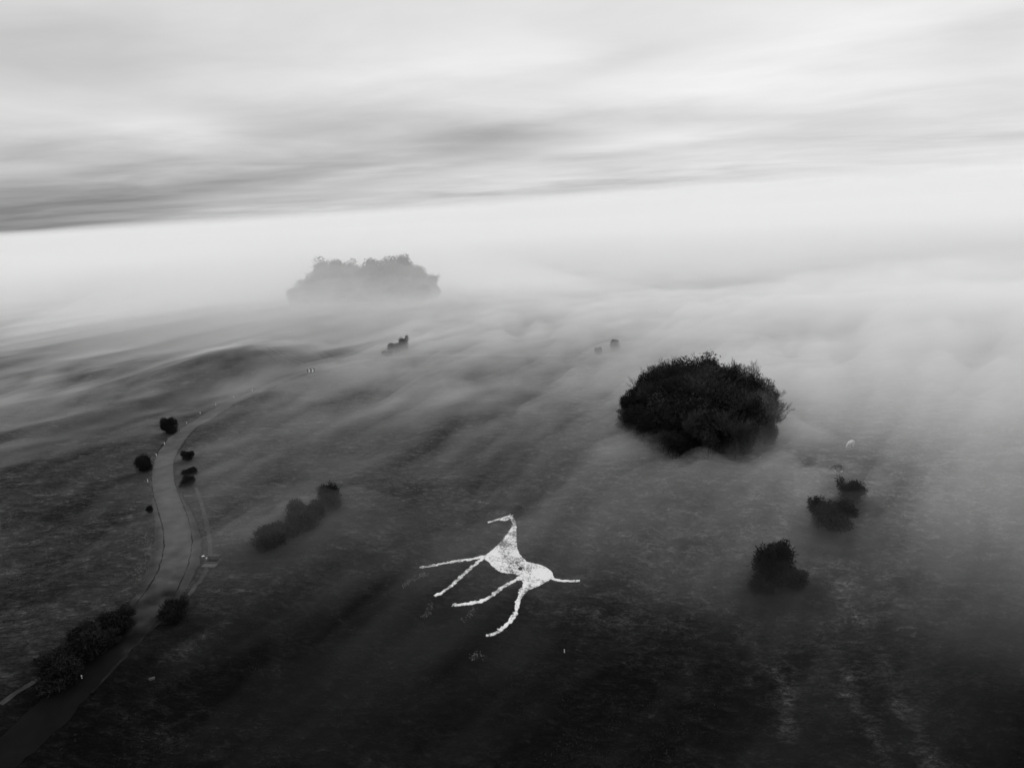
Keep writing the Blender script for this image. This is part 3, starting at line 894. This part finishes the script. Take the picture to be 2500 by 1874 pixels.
# ------------------------------------------------------------------ bushes
BUSH_MESH = []
for k in range(4):
    r_ = np.random.default_rng(400 + k)
    lob = [(0, 0, .36, .40, .34)] + [(math.cos(a) * r_.uniform(.1, .42), math.sin(a) * r_.uniform(.1, .42), r_.uniform(.15, .78), r_.uniform(.10, .26), r_.uniform(.10, .26)) for a in r_.uniform(0, 6.28, 13)]
    BUSH_MESH.append((leaf_cloud(410 + k, lob, 7000, .030, M_BUSH, 'foliage'), stem_mesh(420 + k, .8, 9, .02, 1, M_BARK)))

def underwood(cx, cy, rx, ry, n, w, h, label, group, seed):
    r = np.random.default_rng(seed)
    for k in range(n):
        a = 2 * math.pi * (k + r.uniform(-.3, .3)) / n; q = r.uniform(.70, 1.0)
        x, y = cx + rx * q * math.cos(a), cy + ry * q * math.sin(a)
        t = empty('underwood_bush', (x, y, float(mesh_h(x, y)[0])), r.uniform(0, 6.28))
        s_ = w * r.uniform(.7, 1.25); t.scale = (s_, s_, h * r.uniform(.7, 1.2))
        fo, stm = BUSH_MESH[k % 4]
        link(bpy.data.objects.new('foliage', fo), t); link(bpy.data.objects.new('stem', stm), t)
        side = 'front' if math.sin(a) < -.35 else 'back' if math.sin(a) > .5 else ('left' if math.cos(a) < 0 else 'right') + ' side'
        tag(t, label % side, 'bush', group)


underwood(CLUMP_C[0][0] - 4, CLUMP_C[0][1] - 7, 19.3, 26, 26, 8, 7.0, 'low dark thicket under the trees along the %s of the near clump', 'thicket skirting the near clump', 31)
underwood(FAR_C[0][0] - 3 * fd, FAR_C[0][1] + 5 * fd, 20 * fd, 15 * fd, 12, 13 * fd, 10 * fd, 'low thicket at the %s of the far clump, left half', 'thicket skirting the far clump', 32)
underwood(FAR_C[1][0] - 7 * fd, FAR_C[1][1] + 5 * fd, 26 * fd, 16 * fd, 14, 13 * fd, 10 * fd, 'low thicket at the %s of the far clump, right half', 'thicket skirting the far clump', 33)
BUSH_LABELS = [
    ('round dark bush left of the lane above the lower one', 'bushes left of the lane'),
    ('round dark bush left of the lane, the lower of two', 'bushes left of the lane'),
    ('small bush right of the lane, topmost of three in a row', 'bushes right of the lane bend'),
    ('bush right of the lane, middle of three in a row', 'bushes right of the lane bend'),
    ('bush right of the lane, lowest and darkest of three', 'bushes right of the lane bend'),
    ('tiny dark bush at the left verge of the lane bend', None),
    ('large dark bush at the lower left end of the hedge', 'bushes of the hedge above the chalk horse bank'),
    ('dark bush second from the lower left end of the hedge', 'bushes of the hedge above the chalk horse bank'),
    ('dark bush at the near edge in the middle of the hedge', 'bushes of the hedge above the chalk horse bank'),
    ('tall dark bush at the upper right end of the hedge', 'bushes of the hedge above the chalk horse bank'),
    ("fainter bush beside the tall one at the hedge's right end", 'bushes of the hedge above the chalk horse bank'),
    ("faint grey bush at the far side of the hedge's middle", 'bushes of the hedge above the chalk horse bank'),
    ('dim bush in fog, left one of the huddle below the far clump', 'bushes in the fog below the far clump'),
    ('dim tallest bush of the huddle in fog below the far clump', 'bushes in the fog below the far clump'),
    ('low dim bush at the left end of the foggy huddle', 'bushes in the fog below the far clump'),
    ('very faint bush in fog left of its twin beyond the near clump', 'pair of faint bushes beyond the near clump'),
    ('very faint bush in fog, upper right of the faint pair', 'pair of faint bushes beyond the near clump'),
    ('dark bush below the grazing horses, the upper one of two', 'dark bushes on the slope at the right'),
    ('wider dark bush below the grazing horses, the lower one of two', 'dark bushes on the slope at the right'),
    ('biggest black bush right of the chalk horse', 'dark bushes on the slope at the right'),
    ('black bush against the right side of the biggest one', 'dark bushes on the slope at the right'),
    ('black bush against the left side of the biggest one', 'dark bushes on the slope at the right'),
    ('black bush left of the lane, uppermost of the lower left row', 'black bushes along the lane at the lower left'),
    ('black bush left of the lane, middle of the lower left row', 'black bushes along the lane at the lower left'),
    ('broad black bush left of the lane, lowest of the row', 'black bushes along the lane at the lower left'),
    ('black bush on the right edge of the lane below the lay-by', 'black bushes along the lane at the lower left'),
    ("black bush between the upper two on the lane's left side", 'black bushes along the lane at the lower left'),
    ("low dark scrub just above the chalk horse's head", None),
    ('tiny dark scrub on the slope below the near clump', None),
]
for k, ((bx_, by_, bw_, bh_), (lb, grp)) in enumerate(zip(BUSHES, BUSH_LABELS)):
    cz = CAM_H - hz(bx_, by_)
    dist = math.sqrt(bx_ ** 2 + by_ ** 2)
    ct = dist / math.hypot(dist, cz); st = cz / math.hypot(dist, cz)
    # the apparent height is made of the bush's height and its own depth on the ground
    tall = max(0.35, (bh_ - bw_ * st * 0.55) / ct)
    t = empty('thorn_bush', (bx_, by_ + bw_ * .35, float(mesh_h(bx_, by_ + bw_ * .35)[0])), rng.uniform(0, 6.28))
    t.scale = (bw_ * 1.0, bw_ * 1.0, tall * 1.15)
    fo, stm = BUSH_MESH[k % 4]
    link(bpy.data.objects.new('foliage', fo), t)
    link(bpy.data.objects.new('stem', stm), t)
    tag(t, lb, 'bush', grp)


# ------------------------------------------------------------------ small things
def box(V, Fc, c, s, rot=0.0):
    b = len(V); co, si = math.cos(rot), math.sin(rot)
    for dz in (-1, 1):
        for dx, dy in ((-1, -1), (1, -1), (1, 1), (-1, 1)):
            x, y = dx * s[0] / 2, dy * s[1] / 2
            V.append((c[0] + x * co - y * si, c[1] + x * si + y * co, c[2] + dz * s[2] / 2))
    Fc += [(b, b + 3, b + 2, b + 1), (b + 4, b + 5, b + 6, b + 7)] + [(b + k, b + (k + 1) % 4, b + 4 + (k + 1) % 4, b + 4 + k) for k in range(4)]


def box_obj(name, c, s, mat, parent, rot=0.0, bev=0.0):
    V, Fc = [], []
    box(V, Fc, c, s, rot)
    me = mesh_from(name, V, Fc, mat)
    if bev:
        bm = bmesh.new(); bm.from_mesh(me)
        bmesh.ops.bevel(bm, geom=bm.edges[:], offset=bev, segments=2, affect='EDGES')
        bm.to_mesh(me); bm.free()
    return link(bpy.data.objects.new(name, me), parent)


def marker_post_proto():
    t = empty('marker_post', (0, 0, 0))
    box_obj('post', (0, 0, .40), (.20, .20, 1.0), M_WHITE, t, bev=.02)
    box_obj('cap', (0, 0, .955), (.26, .26, .10), M_WHITE, t, bev=.02)
    box_obj('reflector', (0, -.111, .78), (.12, .02, .12), M_BLACK, t)
    return t


POST_LABELS = [
    'white post beside the lane, farthest up the hill',
    'white post beside the lane, second farthest up the hill',
    'white post beside the lane, third from the far end',
    'white post beside the lane, fourth from the far end',
    'white post beside the lane, just above the upper left bush',
    'white post left of the lane, below the upper left bush',
    'white post left of the lane, between the two round bushes',
    'white post left of the lane, touching the lower round bush',
    'white post left of the lane, below the lower round bush',
    'white post in the black grass at the lower left',
    'thin white post alone on the dark slope below the chalk horse',
]
proto = marker_post_proto()
for k, ((px_, py_), lb) in enumerate(zip(POSTS, POST_LABELS)):
    if k == 0:
        t = proto
    else:
        t = proto.copy(); COL.objects.link(t)
        for chd in list(proto.children):
            c2 = chd.copy(); COL.objects.link(c2); c2.parent = t
    t.location = (px_, py_, float(mesh_h(px_, py_)[0]))
    t.rotation_euler = (0, 0, rng.uniform(-.3, .3))
    s_ = 0.72 if k < 9 else 0.6
    t.scale = (s_ * 1.15, s_ * 1.15, s_)
    tag(t, lb, 'post', 'white marker posts along the lane' if k < 9 else 'lone marker posts in the grass')

# chevron sign
sx_, sy_ = SIGN[0]
face = math.atan2(-sx_, sy_)      # turned towards the traffic coming up the lane
sg = empty('chevron_sign', (sx_, sy_, float(mesh_h(sx_, sy_)[0])), face)
tag(sg, 'black bend sign with two white chevrons pointing right, far up the lane', 'road sign')
box_obj('board', (0, 0, 1.55), (3.0, .05, 1.6), M_SIGN, sg, bev=.01)
box_obj('leg', (-1.1, .08, .9), (.09, .09, 2.4), M_WOOD, sg)
box_obj('leg', (1.1, .08, .9), (.09, .09, 2.4), M_WOOD, sg)
for cxx in (-.72, .72):
    h2, w2, th = .72, .5, .42
    P2 = [(-w2, h2), (-w2 + th, h2), (w2, 0), (-w2 + th, -h2), (-w2, -h2), (w2 - th, 0)]
    V = [(cxx + a, -.045, 1.55 + b) for a, b in P2] + [(cxx + a, -.03, 1.55 + b) for a, b in P2]
    Fc = [(0, 5, 2, 1)[::-1], (5, 4, 3, 2)[::-1]] + [(k, (k + 1) % 6, 6 + (k + 1) % 6, 6 + k) for k in range(6)]
    link(bpy.data.objects.new('chevron', mesh_from('chevron', V, Fc, M_CHEVRON)), sg)

# low concrete trough pen by the lay-by
qx, qy = PEN[0]
pn = empty('cattle_trough', (qx, qy, float(mesh_h(qx, qy)[0])), -0.12)
tag(pn, 'low rectangular concrete trough with a pale rim beside the lane bend', 'trough')
box_obj('wall', (0, 1.15, .30), (3.0, .22, 1.0), M_CONC, pn, bev=.03)
box_obj('wall', (0, -.75, .08), (3.0, .22, .75), M_CONC, pn, bev=.03)
box_obj('wall', (-1.40, .2, .15), (.20, 1.66, .8), M_CONC, pn, bev=.03)
box_obj('wall', (1.40, .2, .15), (.20, 1.66, .8), M_CONC, pn, bev=.03)
box_obj('basin', (0, .2, .05), (2.56, 1.64, .3), M_DARKPATH, pn)
box_obj('apron', (0.1, -1.55, .06), (2.9, 1.3, .22), M_CONC, pn, bev=.02)
box_obj('rim', (0, 1.15, .85), (3.1, .34, .08), M_CHALKDIM, pn, bev=.02)
for k, ((qx, qy), nm, lb, s3) in enumerate([(PEN_POST[0], 'white_box', 'small white box on the verge left of the concrete trough', (.45, .4, .7)),
                               (SLAB[0], 'pale_slab', 'small pale slab lying in the grass right of the trough', (.7, .35, .22)),
                               (BLOCK[0], 'chalk_block', 'pale chalk block alone on the dark grass below the lane', (.9, .4, .35))]):
    t = empty(nm, (qx, qy, float(mesh_h(qx, qy)[0])), .5)
    tag(t, lb, ('box', 'slab', 'stone')[k])
    box_obj('body', (0, 0, s3[2] * .4), s3, (M_CONC, M_CONC, M_CONC)[k], t, bev=.05)
    if k == 0:
        box_obj('lid', (0, 0, s3[2] * .9 + .035), (.5, .46, .07), M_WHITE, t, bev=.015)
        box_obj('foot', (.55, -.2, .1), (.28, .28, .3), M_WHITE, t, bev=.04)


# ------------------------------------------------------------------ grazing horses
def skin_mesh(name, verts, edges, radii, mat):
    me = bpy.data.meshes.new(name)
    me.from_pydata(verts, edges, [])
    o = bpy.data.objects.new(name, me)
    COL.objects.link(o)
    md = o.modifiers.new('skin', 'SKIN')
    for v, r in zip(me.skin_vertices[0].data, radii):
        v.radius = r if isinstance(r, tuple) else (r, r)
    me.skin_vertices[0].data[0].use_root = True
    sb = o.modifiers.new('sub', 'SUBSURF'); sb.levels = 2; sb.render_levels = 2
    dg = bpy.context.evaluated_depsgraph_get()
    me2 = bpy.data.meshes.new_from_object(o.evaluated_get(dg))
    bpy.data.objects.remove(o)
    me2.name = name
    me2.materials.clear(); me2.materials.append(mat)
    me2.polygons.foreach_set('use_smooth', [True] * len(me2.polygons))
    return me2


def horse(loc, rz, coat, hair, label, socks):
    """A grazing horse, nose along -x, head down to the grass."""
    v, e, r = [], [], []

    def add(p, rad, frm=None):
        v.append(p); r.append(rad)
        if frm is not None: e.append((frm, len(v) - 1))
        return len(v) - 1
    belly = add((0.05, 0, 1.14), (.33, .31))
    rump = add((.58, 0, 1.24), (.31, .30), belly)
    dock = add((.82, 0, 1.22), (.19, .18), rump)
    chest = add((-.48, 0, 1.18), (.31, .26), belly)
    wither = add((-.70, 0, 1.16), (.25, .20), chest)
    neck1 = add((-.98, 0, .95), (.17, .13), wither)
    neck2 = add((-1.20, 0, .66), (.13, .10), neck1)
    poll = add((-1.33, 0, .48), (.12, .10), neck2)
    jaw = add((-1.37, 0, .30), (.115, .085), poll)
    nose = add((-1.40, 0, .10), (.075, .065), jaw)
    for s in (-1, 1):
        step = .10 * s
        sh = add((-.52, .15 * s, .95), .14, chest)
        kn = add((-.54 - step, .16 * s, .50), .065, sh)
        fe = add((-.53 - step, .16 * s, .14), .045, kn)
        add((-.57 - step, .16 * s, .03), .06, fe)
        th = add((.60, .16 * s, .98), .19, rump)
        st_ = add((.50 + step, .17 * s, .72), .11, th)
        ho = add((.72 + step, .17 * s, .48), .065, st_)
        f2 = add((.66 + step, .17 * s, .13), .045, ho)
        add((.62 + step, .17 * s, .03), .06, f2)
    t = empty('horse', (0, 0, 0))
    body = link(bpy.data.objects.new('body', skin_mesh('body', v, e, r, coat)), t)
    # ears
    for s in (-1, 1):
        V = [(-1.30, .05 * s, .56), (-1.26, .09 * s, .58), (-1.25, .04 * s, .60), (-1.24, .09 * s, .74)]
        link(bpy.data.objects.new('ear', mesh_from('ear', V, [(0, 1, 2), (0, 3, 1), (1, 3, 2), (2, 3, 0)], coat)), t)
    # mane
    V, Fc = [], []
    ml = [(-.66, 1.40), (-.92, 1.14), (-1.12, .84), (-1.26, .62)]
    for k, (a, b) in enumerate(ml):
        V += [(a, .02, b + .03), (a - .05, .13, b - .06), (a + .06, .11, b - .22), (a + .02, -.03, b - .02)]
    for k in range(3):
        q = k * 4
        Fc += [(q, q + 1, q + 5, q + 4), (q + 1, q + 2, q + 6, q + 5), (q + 2, q + 3, q + 7, q + 6), (q + 3, q, q + 4, q + 7)]
    link(bpy.data.objects.new('mane', mesh_from('mane', V, Fc, hair)), t)
    tl = skin_mesh('tail', [(.84, 0, 1.30), (.98, 0, 1.16), (1.02, .01, .80), (1.0, .02, .42)], [(0, 1), (1, 2), (2, 3)], [.05, .07, .09, .04], hair)
    link(bpy.data.objects.new('tail', tl), t)
    for s in (-1, 1):
        step = .10 * s
        for x_, nm in ((-.55 - step, 'sock'), (.645 + step, 'sock')):
            V, Fc = [], []
            for z_, rr in ((.0, .085), (.06, .085), (.30, .068)):
                for q in range(8):
                    a = q * math.pi / 4
                    V.append((x_ + rr * math.cos(a), .165 * s + rr * math.sin(a), z_))
            for l in range(2):
                for q in range(8):
                    Fc.append((l * 8 + q, l * 8 + (q + 1) % 8, l * 8 + 8 + (q + 1) % 8, l * 8 + 8 + q))
            Fc.append(tuple(range(16, 24)))
            link(bpy.data.objects.new(nm, mesh_from(nm, V, Fc, socks)), t)
    t.location = loc; t.rotation_euler = (0, 0, rz)
    t.scale = (1.25, 1.25, 1.25)
    tag(t, label, 'horse')


a_, b_ = WHITE_HORSE[0]
horse((a_, b_, float(mesh_h(a_, b_)[0])), 0.45, M_HWHITE, M_HPMANE, 'white horse grazing on the misty slope, the upper of two horses', M_HWHITE)
a_, b_ = DARK_HORSE[0]
horse((a_, b_, float(mesh_h(a_, b_)[0])), -0.45, M_HDARK, M_HMANE, 'dark horse with white socks grazing below the white horse', M_WHITE)


# ------------------------------------------------------------------ rooks in the air over the far clump
BIRDS = list(zip(BIRD_AT, [
    'leftmost bird of the loose flock above the far clump',
    'second bird from the left in the lower flock above the far clump',
    'third bird from the left in the lower flock above the far clump',
    "uppermost bird of the flock's middle, above its neighbours",
    'fourth bird from the left in the level row of the flock',
    'bird low over the gap between the halves of the far clump',
    'bird low over the right half of the far clump, left of three',
    'bird low over the right half of the far clump, middle of three',
    'rightmost bird of the flock above the far clump',
    'high bird on the left against the dark cloud edge',
    'highest bird, against the dark cloud',
    'high bird at the far left edge of the flock',
    'lone bird right of the far clump, level with its crowns',
]))
def bird_mesh():
    V = [(0, .24, 0), (.05, 0, .03), (0, -.26, 0), (-.05, 0, .03), (0, .02, -.04), (0, -.12, .02),   # body
         (.5, .02, .14), (.45, -.16, .13), (.05, .10, .02), (.05, -.10, .02),
         (-.5, .02, .14), (-.45, -.16, .13), (-.05, .10, .02), (-.05, -.10, .02), (.07, -.36, 0), (-.07, -.36, 0), (0.05, 0, -.0), (-.05, 0, 0)]
    Fc = [(0, 1, 3), (1, 2, 3), (0, 4, 1), (1, 4, 2), (2, 4, 3), (3, 4, 0), (2, 14, 15)]
    body = mesh_from('body', V[:6] + V[14:16], [(0, 1, 3), (1, 2, 3), (0, 4, 1), (1, 4, 2), (2, 4, 3), (3, 4, 0), (2, 6, 7)], M_BIRD)
    wings = []
    for s in (1, -1):
        W_ = [(.04 * s, .12, .03), (.04 * s, -.12, .03), (.30 * s, -.16, .14), (.62 * s, -.10, .06), (.58 * s, .0, .07), (.30 * s, .10, .15), (.28 * s, -.02, .11)]
        wings.append(mesh_from('wing', W_, [(0, 1, 2, 5), (5, 2, 3, 4), (0, 6, 1), (6, 2, 1)], M_BIRD))
    return body, wings


bmesh_, wmesh = bird_mesh()
for k, ((bx_, by_, bz_), lb) in enumerate(BIRDS):
    t = empty('bird', (bx_, by_, bz_), rng.uniform(0, 6.28))
    t.scale = (1.1, 1.1, 1.1)
    t.rotation_euler[1] = rng.uniform(-.4, .4)
    link(bpy.data.objects.new('body', bmesh_), t)
    for w_ in wmesh:
        link(bpy.data.objects.new('wing', w_), t)
    tag(t, lb, 'bird', 'rooks flying over the far tree clump')

# ------------------------------------------------------------------ fog: a closed blanket of even density lying on the ground
# Its depth (metres) is given by bearing and range; drifting streaks run with the wind.
def fog_depth(x, y):
    az = np.degrees(np.arctan2(x, y)); r = np.hypot(x, y)
    T = np.array(FOG_DEPTH); A = np.array(FOG_BEARINGS); R = np.log(np.array(FOG_RANGES, float))
    a = np.clip((az - A[0]) / (A[1] - A[0]), 0, len(A) - 1.0001); j = a.astype(int); fa = a - j
    lr = np.clip(np.log(np.maximum(r, 1)), R[0], R[-1] - 1e-6)
    i = np.clip(np.searchsorted(R, lr, side='right') - 1, 0, len(R) - 2); fr = (lr - R[i]) / (R[i + 1] - R[i])
    fa = fa * fa * (3 - 2 * fa) * .6 + fa * .4
    t = (T[i, j] * (1 - fa) + T[i, j + 1] * fa) * (1 - fr) + (T[i + 1, j] * (1 - fa) + T[i + 1, j + 1] * fa) * fr
    # wind streaks
    # the air spreads out over the down from the valley behind the viewer's left shoulder
    wx = np.arctan2(x - WIND_FROM[0], y - WIND_FROM[1]) * 330
    wy = np.hypot(x - WIND_FROM[0], y - WIND_FROM[1])
    wx = wx + 6 * perlin(x / 40, y / 40, 61)
    n = 0.50 * fbm(wx / 30, wy / 100, 71, 3) + 0.42 * fbm(wx / 10, wy / 34, 81, 3)
    big = fbm(x / 110, y / 150, 91, 3)
    fade = np.clip(1.25 - r / 700, 0.12, 1)
    t = t + fade * np.clip(t, 0, np.clip(11 - (r - 230) / 45, 4, 11)) * (0.95 * n + 0.12 * big) + fade * 0.5 * n
    for (px_, py_, sx_, sy_, rot_, am_) in FOG_POCKETS:
        t = t + am_ * bump(x, y, px_, py_, sx_, sy_, rot_)
    far = np.clip((r - 500) / 400, 0, 1)
    t = t + far * (0.25 * fbm(x / 160, y / 160, 23, 3))
    return t


# clear pockets (-) and fuller wisps (+) in the drifting fog: x, y, half sizes, turn, metres
FOG_POCKETS = [(77, 163, 13, 17, 0.3, -7.0), (54, 182, 24, 17, 0, -9.0)]
WIND_FROM = (-149.0, -84.0)
FOG_DENSITY = 0.020


def fog_material(name, density):
    m_ = bpy.data.materials.new(name)
    m_.use_nodes = True
    nt = m_.node_tree; nt.nodes.clear()
    o_ = nt.nodes.new('ShaderNodeOutputMaterial'); p = nt.nodes.new('ShaderNodeVolumePrincipled')
    p.inputs['Color'].default_value = (.985, .985, .985, 1)
    p.inputs['Density'].default_value = density
    p.inputs['Anisotropy'].default_value = 0.15
    nt.links.new(p.outputs[0], o_.inputs['Volume'])
    return m_


def blanket(name, az, r, top_of, low_of, density, label):
    """A closed body of fog over a sector of ground, between two surfaces."""
    A, Rr = np.meshgrid(az, r)
    x, y = Rr * np.sin(A), Rr * np.cos(A)
    h = mesh_h(x.ravel(), y.ravel()).reshape(x.shape)
    top = top_of(x, y, h)
    low = np.minimum(low_of(x, y, h), top - 0.5)
    n, m = x.shape
    V = np.concatenate([np.stack([x, y, top], -1).reshape(-1, 3), np.stack([x, y, low], -1).reshape(-1, 3)])
    i = (np.arange(n - 1)[:, None] * m + np.arange(m - 1)[None, :]).ravel()
    topf = np.stack([i, i + m, i + m + 1, i + 1], 1)[:, ::-1]
    K = n * m
    lowf = np.stack([i, i + m, i + m + 1, i + 1], 1) + K
    sides = []
    def wall(a, b):
        sides.append(np.stack([a, b, b + K, a + K], 1))
    j = np.arange(m - 1); wall(j, j + 1)
    j2 = (n - 1) * m + np.arange(m - 1); wall(j2 + 1, j2)
    k = np.arange(n - 1) * m; wall(k + m, k)
    k2 = k + m - 1; wall(k2, k2 + m)
    Fc = np.concatenate([topf, lowf] + sides)
    me = bpy.data.meshes.new(name)
    me.vertices.add(len(V)); me.vertices.foreach_set('co', V.astype(np.float32).ravel())
    me.loops.add(len(Fc) * 4); me.loops.foreach_set('vertex_index', Fc.astype(np.int32).ravel())
    me.polygons.add(len(Fc)); me.polygons.foreach_set('loop_start', np.arange(0, len(Fc) * 4, 4, dtype=np.int32))
    me.polygons.foreach_set('loop_total', np.full(len(Fc), 4, np.int32))
    me.update(calc_edges=True)
    me.materials.append(fog_material(name, density))
    return tag(link(bpy.data.objects.new(name, me)), label, 'fog', kind='stuff')


AZ_FULL = np.radians(np.concatenate([np.arange(-90, -44, 3.0), np.arange(-44, 44.01, 0.22), np.arange(47, 91, 3.0)]))
R_FULL = np.concatenate([np.exp(np.arange(math.log(45), math.log(1000), 0.0075)), np.exp(np.arange(math.log(1003), math.log(12000), 0.05))])
R_FINE_T = {}


def depth_layer(f, g):
    def top(x, y, h):
        t = np.maximum(fog_depth(x, y) * f + g, -0.6)
        t[0, :] = -0.6
        return h + t - 0.35 * folds(x, y) * np.clip((t + .6) / 1.2, 0, 1)      # it pools in the hollows
    return top


below = lambda x, y, h: h - 4.0
blanket('fog_bank', AZ_FULL, R_FULL, depth_layer(0.62, 0.0), below, FOG_DENSITY * 0.62,
        'dense low white fog drifting in streaks over the grass and filling the land beyond')
blanket('fog_veil', AZ_FULL, R_FULL, depth_layer(1.15, 0.0), lambda x, y, h: h - 6.0, FOG_DENSITY * 0.53,
        'thinner veil of fog floating over the dense bank and softening its top')
# taller, thin bodies of fog wrapped round the far clump, one inside the other so that they thin upwards
def dome(height_, seed):
    def top(x, y, h):
        b = bump(x, y, -120, 480, 190, 125)
        return h - 1 + height_ * np.clip(b * 1.25 - .22, 0, 1) * (1 + .16 * fbm(x / 30, y / 60, seed, 3))
    return top


for hd_, dd_, sd2 in ((50, .0060, 131), (30, .0028, 132), (19, .0040, 133), (11, .0060, 134)):
    blanket('fog_dome', np.radians(np.arange(-50, 16.01, .4)), np.arange(230, 760, 5.0), dome(hd_, sd2), below, dd_,
            'soft grey fog wrapped round the far twin clump of trees')
# separate low wisps, thin and rounded, trailing over the bushes and the foot of the near clump
def wisp(cx, cy, sx, sy, rot, tall, seed):
    def top(x, y, h):
        b = bump(x, y, cx, cy, sx, sy, rot) * (1 + .35 * fbm(x / (sx * .6), y / (sy * .6), seed, 3))
        return h - .5 + tall * np.clip(b * 1.15 - .12, 0, 1.2)
    return top


def wisp_body(cx, cy, sx, sy, rot, tall, dens, seed, label):
    az = math.atan2(cx, cy); r = math.hypot(cx, cy); R_ = max(sx, sy) * 1.9
    blanket('fog_wisp', np.linspace(az - R_ / r, az + R_ / r, 70), np.linspace(r - R_, r + R_, 70), wisp(cx, cy, sx, sy, rot, tall, seed), below, dens, label)


cc_ = CLUMP_C[0]
wisp_body(cc_[0] + 10, cc_[1] - 24, 17, 13, 0.5, 13, .012, 201, 'thin wisp of fog over the lower right of the near clump')
hb = np.mean([b[:2] for b in BUSHES[6:12]], axis=0)
wisp_body(hb[0], hb[1], 22, 13, 0.9, 9.0, .0045, 203, 'thin wisp of fog over the hedge')
hb = np.mean([b[:2] for b in BUSHES[17:19]], axis=0)
wisp_body(hb[0], hb[1] - 1, 20, 17, 0.6, 11, .0035, 204, 'thin wisp of fog over the two bushes below the horses')
hb = BUSHES[19]
wisp_body(hb[0], hb[1] - 1, 18, 15, 0.6, 11, .0025, 205, 'thin wisp of fog over the biggest bush at the right')


# distant fog swelling up along the horizon, higher towards the right
def swell(lift, seed):
    def top(x, y, h):
        r = np.hypot(x, y); a = np.degrees(np.arctan2(x, y))
        w = np.clip((r - 3000) / 2500, 0, 1) * np.clip((11900 - r) / 1500, 0, 1)
        g = np.clip((a + 36) / 34, 0, 1)                     # the fog stands lower towards the left
        return 20 + w * (12 + 33 * g + lift * (.75 + .25 * g + .9 * np.clip((a + 10) / 45, 0, 1.2)) + (3 + .35 * lift) * fbm(x / 900, y / 900, seed, 3))
    return top


for lift_, seed_ in ((4, 141), (16, 152), (32, 163), (52, 174), (80, 185)):
    blanket('fog_swell', np.radians(np.arange(-75, 75.1, 1.5)), np.arange(3000, 12001, 250.0), swell(lift_, seed_), below, 0.00011,
            'pale distant fog swelling up and thinning out along the horizon')
